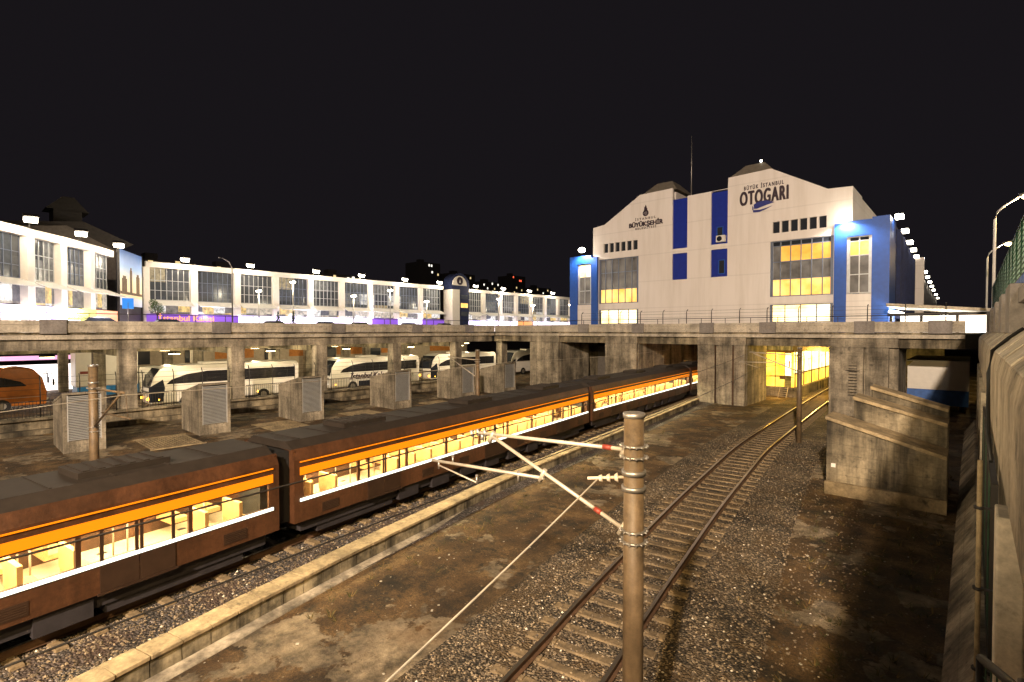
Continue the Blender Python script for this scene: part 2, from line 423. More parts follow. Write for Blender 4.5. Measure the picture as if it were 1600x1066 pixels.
# ------------------------------------------------------------ metro train at rest on the middle track
train = thing('metro_train', 'long metro train with glowing cream windows and orange light strips behind the kerb wall', 'train')
M['t_body'] = concrete('train_body_paint', (.12, .05, .022), .6, .45, False, .35); M['t_body'].node_tree.nodes['Principled BSDF'].inputs['Roughness'].default_value = .42
M['t_under'] = plain('train_underframe', (.03, .026, .03), .7, .2, .3)
M['t_roof'] = plain('train_roof', (.028, .021, .016), .6, .1, .25)
M['t_win'] = emis('train_window', (1.0, .82, .45), 1.15, c2=(1.0, .62, .22), scale=1.1)
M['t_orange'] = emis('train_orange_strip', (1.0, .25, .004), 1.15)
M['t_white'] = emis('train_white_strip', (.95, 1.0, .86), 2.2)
M['t_cream'] = plain('train_interior_cream', (.80, .66, .42), .6, 0, .05)
M['t_seat'] = plain('train_seat_cloth', (.55, .33, .13), .8, 0, .2)
M['t_floor'] = plain('train_floor', (.50, .40, .26), .6, 0, .15)
M['t_ceil'] = emis('train_ceiling_light', (1.0, .84, .52), 70)
mg, nt, bs = newmat('train_glass'); out_ = nt.nodes['Material Output']
tr = nt.nodes.new('ShaderNodeBsdfTransparent'); tr.inputs[0].default_value = (.93, .92, .86, 1); gl_ = nt.nodes.new('ShaderNodeBsdfGlossy'); gl_.inputs[1].default_value = .05
mx_ = nt.nodes.new('ShaderNodeMixShader'); mx_.inputs[0].default_value = .08; nt.links.new(tr.outputs[0], mx_.inputs[1]); nt.links.new(gl_.outputs[0], mx_.inputs[2]); nt.links.new(mx_.outputs[0], out_.inputs[0])
M['t_glass'] = mg
def carriage(y0, y1, L=None):
    x0, x1 = smooth(C_, y0), smooth(C_, y1); L = math.hypot(x1-x0, y1-y0)-.5; a = -math.atan2(x1-x0, y1-y0)
    W = 1.33; WB, WT = 1.64, 2.26
    body = MB()
    for s_ in (-1, 1):       # hollow shell: sill, header, ends, pillars
        xa, xb = sorted((s_*W, s_*(W-.07)))
        body.box(xa, xb, -L/2, L/2, .95, WB); body.prism([(s_*W, WT), (s_*(W-.07), WT), (s_*(W-.07), 2.72), (s_*(W-.16), 3.0), (s_*(W-.12), 3.04), (s_*W, 2.75)], -L/2, L/2, 'Y')
    body.box(-W+.07, W-.07, -L/2, -L/2+.08, .95, 3.0); body.box(-W+.07, W-.07, L/2-.08, L/2, .95, 3.0)
    n = 9; st = (L-.3)/n
    for s_ in (-1, 1):
        xa, xb = sorted((s_*W, s_*(W-.07)))
        for k in range(n+1):
            yy = -L/2+.15+k*st; q = .15 if k in (0, n) else .045; body.box(xa, xb, yy-q, yy+q, WB, WT)
    o = body.build('carriage', M['t_body'], train)
    o.location = ((x0+x1)/2, (y0+y1)/2, 0); o.rotation_euler = (0, 0, a)
    b = MB(); b.prism([(-W+.14, 3.0), (W-.14, 3.0), (W-.5, 3.22), (-W+.5, 3.22)], -L/2+.06, L/2-.06, 'Y')
    for k in range(3):
        yy = -L/2+L*(k+.5)/3; b.box(-.55, .55, yy-.9, yy+.9, 3.221, 3.36)
        for j in range(6): b.box(-.5, .5, yy-.8+j*.29, yy-.68+j*.29, 3.361, 3.385)
    for j in range(int(L/1.1)): b.box(-W+.52, W-.52, -L/2+.5+j*1.1, -L/2+.54+j*1.1, 3.222, 3.24)
    b.build('roof', M['t_roof'], o)
    b = MB(); b.box(-W+.075, W-.075, -L/2+.1, L/2-.1, .96, 1.04); b.build('floor', M['t_floor'], o)
    b = MB(); b.box(-W+.075, W-.075, -L/2+.09, L/2-.09, 2.60, 2.64)
    b.build('ceiling', M['t_cream'], o)
    b = MB()
    for q in (-.75, .75): b.box(q-.16, q+.16, -L/2+.3, L/2-.3, 2.565, 2.598)
    b.build('ceiling_light', M['t_ceil'], o)
    b = MB()
    for k in range(int(L/.85)):
        yy = -L/2+.6+k*.85
        if k % 8 in (2, 3): continue
        for q in (-.85, .85):
            b.box(q-.4, q+.4, yy, yy+.42, 1.35, 1.46); b.box(q-.4, q+.4, yy-.02, yy+.07, 1.46, 1.98)
    b.build('seats', M['t_seat'], o)
    b = MB()
    for k in range(int(L/1.7)):
        yy = -L/2+1.0+k*1.7
        for q in (-.38, .38): b.tube([(q, yy, 1.04), (q, yy, 2.6)], .02, 6)
    b.build('grab_pole', M['arm'], o)
    b = MB(); b.box(-1.15, 1.15, -L/2+.3, L/2-.3, .62, .94)
    for yy in (-L/2+2.4, L/2-2.4):
        b.box(-1.1, 1.1, yy-1.5, yy+1.5, .42, .62)
        for q in (-.9, .9):
            for s_ in (-.75, .75): b.tube([(s_-.06, yy+q, .68), (s_+.06, yy+q, .68)], .38, 16)
    for k in range(7):
        yy = -L/2+4.6+k*(L-9.2)/6; b.box(1.0, 1.24, yy-.5, yy+.45, .5, .93); b.box(-1.24, -1.0, yy-.5, yy+.45, .5, .93)
    b.build('bogie', M['t_under'], o)
    for s_ in (-1, 1):
        x = s_*W
        def sd(u, v): return sorted((x+s_*u, x+s_*v))
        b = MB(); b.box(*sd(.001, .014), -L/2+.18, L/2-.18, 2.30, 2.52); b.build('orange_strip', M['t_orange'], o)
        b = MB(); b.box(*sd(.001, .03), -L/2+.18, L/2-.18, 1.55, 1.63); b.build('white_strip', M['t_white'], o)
        b = MB(); b.box(*sd(.001, .03), -L/2+.18, L/2-.18, 2.66, 2.69); b.build('lamp_reflection_strip', M['t_orange'], o)  # street-lamp reflection along the roof edge, put in as a glowing strip
        for k in range(n):
            ya = -L/2+.15+k*st
            b = MB(); b.box(*sd(-.05, -.04), ya+.05, ya+st-.05, WB+.005, WT-.005); b.build('window', M['t_glass'], o)
            if k in (1, 4, 7):
                b = MB()
                for u0, u1 in ((ya+.35, ya+st/2-.012), (ya+st/2+.012, ya+st-.35)):
                    b.box(*sd(.002, .02), u0, u1, .98, 1.55); b.box(*sd(.002, .02), u0, u0+.07, 1.62, 2.28); b.box(*sd(.002, .02), u1-.07, u1, 1.62, 2.28)
                b.box(*sd(.0, .05), ya+.3, ya+st-.3, .93, .975)
                b.build('door', M['t_door'], o)
            else:
                b = MB(); b.box(*sd(.001, .012), ya+st*.5-.3, ya+st*.5+.3, 1.05, 1.32)
                for j in range(5): b.box(*sd(.012, .02), ya+st*.5-.27, ya+st*.5+.27, 1.08+j*.045, 1.10+j*.045)
                b.build('side_grille', M['t_door'], o)
    return o
M['t_door'] = plain('train_door', (.05, .028, .018), .4, .3, .2)
for a_, b_ in ((-13.5, 6.2), (6.2, 25.9), (25.9, 45.6), (45.6, 65.3)): carriage(a_, b_)
for y in (6.2, 25.9, 45.6):
    b = MB(); x = smooth(C_, y); b.box(x-1.05, x+1.05, y-.4, y+.4, 1.0, 3.0); b.build('gangway', M['black'], train)

# ------------------------------------------------------------ masts and overhead wires
def mast(x, y, h, label, r=.125, arms=None, grp='catenary masts beside the tracks'):
    t = thing('catenary_mast', label, 'mast', (x, y, 0), grp)
    b = MB(); b.tube([(0, 0, 0), (0, 0, h-.02)], [r*1.08, r], 24); b.build('pole', M['pole'], t)
    b = MB(); b.tube([(0, 0, h-.06), (0, 0, h)], [r+.012, r+.012], 24); b.build('cap', M['steel'], t)
    return t
def clamp(t, r, z):
    b = MB()
    for dz in (0, .14):
        b.tube([(0, 0, z+dz-.012), (0, 0, z+dz+.012)], r+.018, 24)
        for k in range(14):
            a = k/14*6.28
            b.tube([(cos(a)*(r+.01), sin(a)*(r+.01), z+dz), (cos(a)*(r+.045), sin(a)*(r+.045), z+dz)], .013, 6)
    b.build('clamp', M['steel'], t)
# near mast
NM = (-3.2, 5.9)
t = mast(*NM, 5.36, 'thick steel catenary mast in the foreground holding a pale tubular bracket')
clamp(t, .14, 4.80); clamp(t, .14, 3.72)
b = MB()
for z in (4.40, 4.60): b.tube([(0, 0, z-.03), (0, 0, z+.03)], .152, 24)
b.build('band', M['steel'], t)
def L(p): return (p[0]-NM[0], p[1]-NM[1], p[2])
b = MB()
tip = (-6.02, 5.9, 4.73)
b.tube([L((-3.33, 5.9, 4.87)), L(tip)], .027, 12)
b.tube([L((-3.36, 5.9, 3.84)), L((-5.72, 5.9, 4.72))], .027, 12)
b.tube([L((-4.66, 5.9, 4.24)), L((-7.2, 5.9, 4.08))], .026, 10)
b.tube([L((-7.02, 5.9, 4.02)), L((-6.06, 5.9, 3.90))], .015, 8)
for p in ((-3.33, 5.9, 4.87), (-3.36, 5.9, 3.84), (-4.68, 5.9, 4.28), (-5.72, 5.9, 4.70)):
    b.tube([L((p[0]-.05, p[1], p[2]-.09)), L((p[0]+.05, p[1], p[2]+.09))], .035, 8)
b.build('bracket_arm', M['arm'], t)
b = MB()
for p, q in (((-3.65, 5.9, 4.857), (-3.52, 5.9, 4.862)), ((-3.78, 5.9, 3.997), (-3.68, 5.9, 3.96))): b.tube([L(p), L(q)], .036, 12)
b.build('red_sleeve', M['red'], t)
b = MB()
for p in ((-6.02, 5.9, 4.73), (-5.86, 5.9, 4.74), (-6.12, 5.86, 4.70), (-5.95, 5.93, 4.66)): b.tube([L((p[0], p[1], p[2]-.05)), L((p[0]-.02, p[1], p[2]+.06))], .03, 8)
for p in ((-7.02, 5.9, 4.02), (-6.65, 5.9, 4.16), (-5.15, 5.9, 4.16), (-6.06, 5.9, 3.93)):
    b.tube([L((p[0], p[1], p[2]-.06)), L((p[0], p[1], p[2]+.07))], .018, 6); b.ball(L((p[0], p[1], p[2]+.08)), .03, 0, 1)
split(b, 'fitting', M['steel'], t)
b = MB()
for k in range(3): 
    d = .2+k*.10
    b.tube([(-d*.85, -d*.5, 4.52-k*.01), (-(d+.045)*.85, -(d+.045)*.5, 4.515-k*.01)], [.065-.008*k, .035], 14)
b.tube([(-.1, -.06, 4.53), (-.5, -.3, 4.49)], .02, 8)
b.build('insulator', M['ceramic'], t)
# mast by the near track, farther on
FM = (-7.31, 32.6)
t = mast(*FM, 5.46, 'slim catenary mast standing before the yellow lit opening')
def LF(p): return (p[0]-FM[0], p[1]-FM[1], p[2])
clamp(t, .14, 4.95); clamp(t, .14, 4.0)
b = MB(); b.tube([LF((-7.4, 32.6, 5.0)), LF((-10.0, 32.6, 5.12))], .03, 8); b.tube([LF((-7.4, 32.6, 4.1)), LF((-9.8, 32.6, 5.06))], .03, 8)
b.tube([LF((-8.7, 32.6, 4.55)), LF((-10.6, 32.6, 4.5))], .025, 8); b.tube([LF((-10.5, 32.6, 4.5)), LF((-9.5, 32.6, 4.2))], .015, 6); b.build('bracket_arm', M['arm'], t)
# left mast
LM = (-20.2, 3.2)
t = mast(*LM, 5.35, 'catenary mast at far left in front of the leftmost ventilation box', .12)
def LL(p): return (p[0]-LM[0], p[1]-LM[1], p[2])
clamp(t, .125, 4.5); clamp(t, .125, 3.3)
b = MB()
for z in (4.62, 4.8): b.tube([(0, 0, z-.03), (0, 0, z+.03)], .136, 20)
b.build('band', M['steel'], t)
b = MB(); b.tube([(.1, 0, 4.62), (3.9, 0, 4.80)], .03, 8); b.tube([(.1, 0, 3.45), (3.6, 0, 4.76)], .03, 8); b.tube([(1.2, 0, 4.0), (4.5, 0, 4.2)], .024, 8); b.tube([(4.3, 0, 4.2), (4.1, 0, 4.75)], .012, 6)
b.build('bracket_arm', M['pole'], t)
for x, y, lb in ((-21.5, 21.0, 'dark catenary mast in front of the fifth ventilation box'), (-26.6, 47.6, 'mast half hidden in the leftmost dark bridge opening')):
    t = mast(x, y, 5.3, lb, .12); clamp(t, .125, 4.6)
    b = MB(); b.tube([(-.1, 0, 4.7), (-2.6, 0, 4.8)], .025, 6); b.tube([(-.1, 0, 3.7), (-2.4, 0, 4.75)], .025, 6); b.build('bracket_arm', M['arm'], t)
def wire(pts, r, label, mat='arm', grp='overhead wires'):
    b = MB(); out = []
    for (p, q) in zip(pts, pts[1:]):
        p, q = Vector(p), Vector(q); n = 10
        sag = (q-p).length*.006
        for i in range(n+(q == Vector(pts[-1]))):
            u = i/n; v = p.lerp(q, u); v.z -= sag*4*u*(1-u); out.append(v)
    b.tube(out, r, 5); o = b.build('overhead_wire', M[mat], None)
    return tag(o, label, 'wire', grp)
wire([(-4.9, -22, 4.4), (-6.02, 5.9, 4.72), (-9.95, 32.6, 5.1), (-10.5, 60, 5.0)], .011, 'upper overhead wire of the nearest track, held by the foreground bracket tip', 'darksteel')
wire([(-4.4, -22, 3.6), (-6.06, 5.9, 3.88), (-9.5, 32.6, 4.2), (-10.5, 60, 4.3)], .011, 'lower contact wire of the nearest track', 'darksteel')
wire([(-11.9, -14, 4.3), (-16.2, 3.2, 4.75), (-18.9, 21, 4.7), (-20.4, 44, 4.7)], .010, 'overhead wire running above the train roof', 'arm')
wire([(-3.6, 5.68, 4.48), (-3.5, 2.0, 3.45), (-3.45, -8, .6)], .010, 'pale stay cable running down from the foreground mast insulator', 'arm', 'stay cables')

# ------------------------------------------------------------ ventilation boxes
vent_labels = ['leftmost concrete ventilation box with louvred front, behind the left mast', 'second concrete ventilation box from the left, louvred front lit pale', 'third concrete ventilation box from the left, before the brick patched column', 'fourth concrete ventilation box from the left with sloping top', 'fifth concrete ventilation box, just left of the dark slim mast', 'rightmost and farthest concrete ventilation box with rubbed louvres']
def vent():
    t = thing('ventilation_box', vent_labels[0], 'ventilation box', (0, 0, 0), 'concrete ventilation boxes beside the far track')
    # local: front louvre face at x=0 facing +X, box runs to x=-3.3, y 0..1.7
    b = MB()
    b.prism([(-3.3, 0), (-.12, 0), (-.12, 3.02), (-3.3, 2.35)], 0, .14, 'Y')
    b.prism([(-3.3, 0), (-.12, 0), (-.12, 3.02), (-3.3, 2.35)], 1.6, 1.74, 'Y')
    b.prism([(-3.3, 2.352), (-.0, 3.05), (-.0, 3.17), (-3.3, 2.47)], -.03, 1.77, 'Y')
    b.box(-3.44, -3.3, 0, 1.74, 0, 2.4)
    b.box(-.12, 0, -.02, .16, 0, 3.04); b.box(-.12, 0, 1.58, 1.76, 0, 3.04); b.box(-.12, 0, .16, 1.58, 0, .62)
    b.build('housing', M['conc'], t, .012)
    b = MB(); b.box(-.34, -.3, .16, 1.58, .62, 3.02); b.build('duct_back', M['black'], t)
    b = MB()
    for k in range(27):
        z = .66+k*.087; b.prism([(-.15, z+.02), (-.03, z), (-.03, z+.025), (-.15, z+.045)], .17, 1.57, 'Y')
    b.box(-.05, -.01, .16, .21, .62, 3.02); b.box(-.05, -.01, 1.53, 1.58, .62, 3.02); b.build('louvre', M['frame_lt'], t)
    return t
v0 = vent()
for k, y in enumerate((4.3, 10.6, 16.9, 24.7, 32.1, 37.9)):
    o = v0 if k == 0 else copy_tree(v0)
    o.location = (-35.0, y, 0); o['label'] = vent_labels[k]
# gratings in the ground between the boxes
for k, y in enumerate((7.6, 14.2, 20.6, 28.3)):
    b = MB()
    for i in range(15): b.box(-36.2, -32.6, y+i*.17, y+i*.17+.08, .0, .05)
    b.box(-36.3, -36.2, y-.1, y+2.6, 0, .06); b.box(-32.6, -32.5, y-.1, y+2.6, 0, .06)
    tag(b.build('floor_grating', M['kerb']), ['barred floor grating between the two leftmost ventilation boxes', 'barred floor grating between the second and third ventilation boxes', 'barred floor grating between the third and fourth ventilation boxes', 'barred floor grating between the fourth and fifth ventilation boxes'][k], 'grating', 'barred gratings in the ground')

# ------------------------------------------------------------ left viaduct (car park deck over the bus level)
vd = thing('viaduct', 'long stained concrete parking deck on square columns above the bus bays', 'viaduct')
cols_y = (-5.6, 1.6, 8.85, 16.0, 23.1, 31.2, 39.6, 47.3)
for k, y in enumerate(cols_y):
    b = MB(); b.box(-44.55, -43.6, y-.5, y+.5, -.1, 5.14); b.build('column', M['conc'], vd, .03)
for y in cols_y[:-1]:
    for x in (-53.5, -62.5, -71.5):
        b = MB(); b.box(x-.4, x+.4, y-.4, y+.4, -.1, 5.1); b.build('column', M['conc'], vd)
b = MB(); b.box(-44.9, -43.75, -40, 45.2, 5.14, 5.82); split(b, 'edge_beam', M['conc'], vd)
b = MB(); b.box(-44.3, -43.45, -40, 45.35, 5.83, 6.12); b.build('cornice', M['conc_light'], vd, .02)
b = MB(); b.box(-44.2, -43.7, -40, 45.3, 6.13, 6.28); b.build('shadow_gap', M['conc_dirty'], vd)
b = MB(); b.box(-44.1, -43.5, -40, 45.4, 6.29, 6.78); b.prism([(-43.45, 6.78), (-44.2, 6.78), (-44.2, 7.05), (-43.62, 7.05)], -40, 45.5, 'Y'); b.build('parapet', M['conc_light'], vd)
b = MB()
for y in (-6, 4.3, 14.1, 24.0, 33.0, 40.5): b.box(-43.6, -43.38, y, y+1.3, 6.2, 7.1)
split(b, 'parapet_block', M['conc_grey'], vd, .02)
b = MB()
for y in cols_y[:-1]: b.box(-78, -44.9, y-.35, y+.35, 4.6, 5.12)
for x in (-50, -57, -64, -71): b.box(x-.25, x+.25, -40, 45.2, 4.75, 5.125)
split(b, 'ceiling_beam', M['conc_dirty'], vd)
b = MB(); b.box(-95, -44.35, -60, 200, 5.13, 6.2); struct(b.build('terminal_deck', M['asphalt']))
# curb wall along the bus level with bar railing
lw = thing('low_wall', 'low stained retaining wall below the bar railing of the bus bays', 'low wall')
b = MB(); b.box(-43.9, -43.3, -20, 44.8, 0, .85); b.box(-44.0, -43.0, -20, 44.8, .86, 1.0); b.box(-43.29, -42.7, -20, 44.8, 0, .30); b.build('wall_body', M['conc_dirty'], lw, .02)
segs = [(cols_y[i]+.55, cols_y[i+1]-.55) for i in range(len(cols_y)-2)]
for k, (y0, y1) in enumerate(segs):
    t = thing('bar_railing', ['bar railing outside the frame, left of the orange bus bay', 'bar railing in front of the orange bus, leftmost in view', 'bar railing in front of the nearest white coach front', 'bar railing in front of the rear half of the nearest white coach', 'bar railing in front of the coach with the dark skirt', 'bar railing in front of the coach with the dark front'][k], 'railing', (-43.5, y0, 1.0), 'bar railings between the viaduct columns')
    n = int((y1-y0)/.16); b = MB()
    for i in range(n+1): b.box(-.012, .012, i*(y1-y0)/n-.012, i*(y1-y0)/n+.012, 0, 1.0)
    b.build('bars', M['darksteel'], t)
    b = MB(); b.box(-.03, .03, 0, y1-y0, .98, 1.03); b.box(-.02, .02, 0, y1-y0, .08, .11); b.build('top_rail', M['darksteel'], t)
    b = MB()
    for i in range(4):
        yy = .2+i*(y1-y0-.4)/3; b.tube([(0.1, yy, 0), (.1, yy, 2.3), (-.12, yy, 2.6)], .03, 6)
    split(b, 'post', M['darksteel'], t)
    b = MB()
    for z in (1.4, 1.75, 2.1, 2.45): b.tube([(.08, 0, z), (.08, y1-y0, z)], .010, 4)
    b.build('wire', M['darksteel'], t)
# deck railing
def deck_rail(label, pts, z0, h, step, grp):
    a, c = Vector(pts[0]), Vector(pts[1]); Ln = (c-a).length
    t = thing('deck_railing', label, 'railing', (a.x, a.y, z0), grp, math.atan2(c.y-a.y, c.x-a.x))
    b = MB(); b.tube([(0, 0, h), (Ln, 0, h)], .03, 6); b.build('top_rail', M['darksteel'], t)
    b = MB(); n = int(Ln/step)
    for i in range(n+1): b.box(i*step-.02, i*step+.02, -.02, .02, 0, h)
    split(b, 'post', M['darksteel'], t)
deck_rail('low tube railing on top of the left viaduct parapet', [(-43.9, -10), (-43.9, 45)], 7.05, .5, 2.1, 'deck railings')

# ------------------------------------------------------------ railway bridge (road deck) with piers
br = thing('bridge', 'stained concrete bridge with wide ribbed piers over the railway tracks', 'bridge')
def pier(x0, x1, ribs, mat='conc'):
    b = MB(); b.box(x0, x1, 45.9, 51.5, -.3, 5.14)
    for a, c in ribs: b.box(a, c, 45.5, 45.9, -.3, 5.16)
    b.build('pier', M[mat], br, .03)
pier(-38.3, -33.9, [(-37.1, -33.95)]); pier(-28.0, -24.4, [(-27.98, -24.45)])
pier(-18.45, -14.3, [(-18.4, -16.9), (-16.55, -15.4), (-15.25, -14.35)]); pier(-8.25, -3.95, [(-8.2, -6.0), (-5.85, -4.5)])
b = MB()
for x in (-17.0, -15.3): b.box(x-.12, x+.12, 45.6, 45.88, -.2, 5.1)
split(b, 'rain_pipe', M['rust'], br)
b = MB()
for a, c in ((-43.9, -38.3), (-33.9, -28.0), (-24.4, -18.45), (-14.3, -8.25), (-3.95, -.4)): b.box(a, c, 45.8, 46.6, 5.16, 5.82)
split(b, 'edge_beam', M['conc_dirty'], br)
b = MB(); b.box(-43.9, -.4, 45.7, 46.6, 5.83, 5.84)
for a, c in ((-38.3, -33.9), (-28.0, -24.4), (-18.45, -14.3), (-8.25, -3.95)): b.box(a, c, 45.55, 46.6, 5.17, 5.825)
split(b, 'pier_head', M['conc'], br)
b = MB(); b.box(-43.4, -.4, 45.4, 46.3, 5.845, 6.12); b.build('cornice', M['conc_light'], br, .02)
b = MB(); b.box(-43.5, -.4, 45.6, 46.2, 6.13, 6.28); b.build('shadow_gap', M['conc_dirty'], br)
b = MB(); b.box(-43.5, -.4, 45.45, 46.0, 6.29, 6.78); b.prism([(45.4, 6.785), (46.1, 6.785), (46.1, 7.05), (45.55, 7.05)], -43.5, -.4, 'X'); b.build('parapet', M['conc_light'], br)
b = MB()
for x in (-31.2, -24.9, -18.2, -13.2, -6.6, -2.3): b.box(x, x+1.25, 45.33, 45.5, 6.2, 7.1)
split(b, 'parapet_block', M['conc_grey'], br, .02)
b = MB()
for z in [1.6+i*.22 for i in range(11)]:
    b.tube([(-6.9, 45.5, z), (-6.9, 45.38, z), (-6.4, 45.38, z), (-6.4, 45.5, z)], .02, 5)
b.box(-7.1, -6.2, 45.36, 45.4, 3.42, 3.46); b.build('rung', M['darksteel'], br)
b = MB(); b.box(-44.3, .4, 46.61, 230, 5.17, 6.2); struct(b.build('terminal_deck', M['asphalt']))
# dark undercroft walls
uc = thing('undercroft_wall', 'dark concrete walls closing the spaces under the bridge', 'wall')
b = MB()
for x0, x1 in ((-38.3, -37.9), (-26.4, -26.0), (-16.2, -15.8)): b.box(x0, x1, 51.6, 95, -.2, 5.1)
b.box(-44, -3, 95, 95.5, -.2, 5.1); b.box(-36, -33.6, 53, 53.4, -.2, 5.1); b.box(-6.0, -5.6, 51.6, 56.4, -.2, 5.1)
b.box(-24.3, -23.3, 56, 57, -.2, 5.1); b.box(-22, -21, 68, 69, -.2, 5.1)
b.build('wall_body', M['conc_dirty'], uc)
b = MB(); b.box(-33.6, -29.6, 53.0, 53.1, 0, 4.6); b.build('metal_panel', plain('grey_panel', (.16, .145, .13), .6), uc)
# low rail and security fence on the bridge
deck_rail('low tube railing along the bridge parapet before the white building', [(-43.4, 45.8), (-.6, 45.8)], 7.05, .45, 2.1, 'deck railings')
t = thing('security_fence', 'tall wire fence with inward bent posts on the bridge parapet', 'fence')
b = MB(); xs = (-30.99, -28.6, -26.39, -24.14, -21.82, -19.53, -17.26, -14.87, -12.69, -10.37, -8.05, -5.82, -3.6, -1.4)
for x in xs: b.tube([(x, 45.7, 7.0), (x, 45.7, 8.1), (x, 45.8, 8.25), (x, 46.0, 8.33)], .035, 6)
split(b, 'post', M['darksteel'], t)
b = MB()
for z in (7.3, 7.65, 7.95, 8.2): b.tube([(-31, 45.7, z), (-1, 45.7, z)], .009, 4)
b.build('wire', M['darksteel'], t)

# ------------------------------------------------------------ lit station platform behind the right opening
st = thing('station_platform', 'raised platform with glowing yellow glazed walls in the right bridge opening', 'platform')
b = MB(); b.box(-15.7, -12.4, 54.6, 100, 0, .95); b.build('platform_slab', M['conc_dirty'], st)
b = MB(); b.box(-15.3, -14.4, 54.8, 54.9, .96, 4.3); b.box(-14.4, -13.55, 54.86, 54.9, .96, 4.3); b.box(-13.0, -12.8, 54.8, 54.9, .96, 4.3); b.build('end_wall', M['yellowwall'], st)
b = MB(); b.box(-13.55, -13.0, 54.84, 54.9, 2.06, 4.2); b.build('light_panel', M['yellowhot'], st)
b = MB(); b.box(-13.22, -13.12, 54.78, 54.83, 2.9, 3.5); b.build('red_plate', M['red'], st)
b = MB(); b.box(-15.32, -12.78, 54.76, 54.79, 1.9, 1.96); b.box(-14.44, -14.38, 54.76, 54.797, .96, 4.3); b.box(-13.58, -13.53, 54.76, 54.797, .96, 4.3); b.box(-15.35, -12.75, 54.7, 54.8, 4.3, 4.5); b.build('end_frame', M['rust'], st)
b = MB(); b.box(-16.1, -15.5, 53.4, 54.2, 0, 5.1); b.build('column', plain('orange_painted_column', (.62, .38, .10), .7, 0, .2), st)
b = MB(); b.box(-12.85, -12.75, 54.92, 100, .96, 2.2); b.build('side_wall', M['yellowwall'], st)
b = MB()
for k in range(12): b.box(-12.86, -12.78, 55.0+k*3.4, 58.1+k*3.4, 2.3, 4.3)
b.build('light_panel', M['yellowhot'], st)
b = MB()
for k in range(14): b.box(-12.74, -12.66, 54.9+k*3.4, 55.02+k*3.4, .96, 4.4)
b.box(-12.74, -12.66, 55, 100, 2.2, 2.29); b.box(-14.9, -13, 54.7, 54.78, 2.0, 2.05); b.box(-14.0, -13.5, 54.68, 54.76, 1.7, 2.05); b.build('mullion', M['rust'], st)
b = MB()
for x in (-13.9, -13.2): b.tube([(x, 53.8, 0), (x, 54.55, 1.0)], .04, 5)
for i in range(5): b.box(-13.9, -13.2, 53.85+i*.14, 53.95+i*.14, .12+i*.18, .16+i*.18)
b.build('ladder', M['arm'], st)
b = MB(); b.box(-12.7, -5.0, 54, 100, 4.5, 5.1); b.build('soffit', M['conc_dirty'], st)
light('POINT', (-10.6, 53.5, 4.2), 700, (1.0, .60, .12), radius=.3); light('POINT', (-11.3, 56, 3.9), 900, (1.0, .62, .14), radius=.3); light('POINT', (-11.3, 66, 3.9), 900, (1.0, .62, .14), radius=.3); light('POINT', (-14.8, 53.0, 3.6), 260, (1.0, .55, .1), radius=.2)

# box trailer seen through the rightmost opening
t = thing('box_trailer', 'corrugated white trailer with a blue lower band under the bridge, beside the right wall', 'trailer')
b = MB(); b.prism([(-3.9, 1.8), (-.2, 1.8), (-.2, 4.0), (-3.55, 4.0), (-3.9, 3.6)], 52, 62, 'Y'); 
for i in range(9): b.box(-3.86, -.25, 51.97, 52.0, 1.95+i*.2, 2.0+i*.2)
b.build('body', M['white'], t)
b = MB(); b.box(-3.92, -.2, 51.96, 62, .6, 1.79); b.build('lower_band', M['bluepaint'], t)
b = MB(); b.box(-3.95, -.15, 51.9, 62, 4.01, 4.08); b.build('roof_edge', M['frame_lt'], t)
b = MB()
for y in (53.5, 60): 
    for x in (-3.5, -.6): b.tube([(x-.15, y, .45), (x+.15, y, .45)], .45, 14)
b.build('wheel', M['black'], t)

# ------------------------------------------------------------ main white building
bl = thing('terminal_building', 'large white terminal hall with blue strips, stepped gables and dark lettering', 'building')
F = 53.6
def bxs(b, x0, x1, z0, z1, d0, d1): b.box(x0, x1, F+d0, F+d1, z0, z1)
# facade cut into vertical strips around its openings; depth 0 .. .4
W_ = [(-33.85, -28.6, 9.65, 14.95), (-14.65, -9.4, 9.65, 14.95), (-33.85, -28.6, 7.2, 8.9), (-14.65, -9.4, 7.2, 8.9), (-24.55, -22.88, 15.28, 20.75), (-20.36, -18.68, 15.28, 20.75), (-24.55, -22.88, 11.93, 14.76), (-20.36, -18.68, 11.93, 14.76)]
W_ += [(-33.2+i*.775, -33.2+i*.775+.6, 15.72, 16.8) for i in range(6)] + [(-14.45+i*.775, -14.45+i*.775+.6, 15.72, 16.8) for i in range(6)]
def topz(x):
    pr = [(-34.7, 18.9), (-33.1, 19.1), (-28.45, 21.85), (-24.56, 21.9), (-24.55, 20.75), (-18.66, 20.8), (-18.65, 21.85), (-14.64, 21.95), (-9.9, 19.15), (-8.0, 19.05)]
    for a, c in zip(pr, pr[1:]):
        if a[0] <= x <= c[0]: return a[1]+(c[1]-a[1])*(x-a[0])/(c[0]-a[0])
    return 19
xs = sorted(set([-34.7, -33.1, -28.45, -24.56, -18.65, -14.64, -9.9, -8.0]+[q for w_ in W_ for q in w_[:2]]))
xs = [x for x in xs if -34.7 <= x <= -8.0]
b = MB()
for x0, x1 in zip(xs, xs[1:]):
    if x1-x0 < .004: continue
    xm = (x0+x1)/2; hs = sorted([(w_[2], w_[3]) for w_ in W_ if w_[0] <= xm <= w_[1]]); z = 6.21
    for a, c in hs:
        if a > z: b.box(x0, x1, F, F+.4, z, a)
        z = c
    if topz(xm)-z > .02: b.prism([(x0, z), (x1, z), (x1, topz(x1-1e-4)), (x0, topz(x0+1e-4))], F, F+.4, 'Y')
bmesh.ops.remove_doubles(b.bm, verts=b.bm.verts[:], dist=.002)
b.build('front_wall', M['facade'], bl)
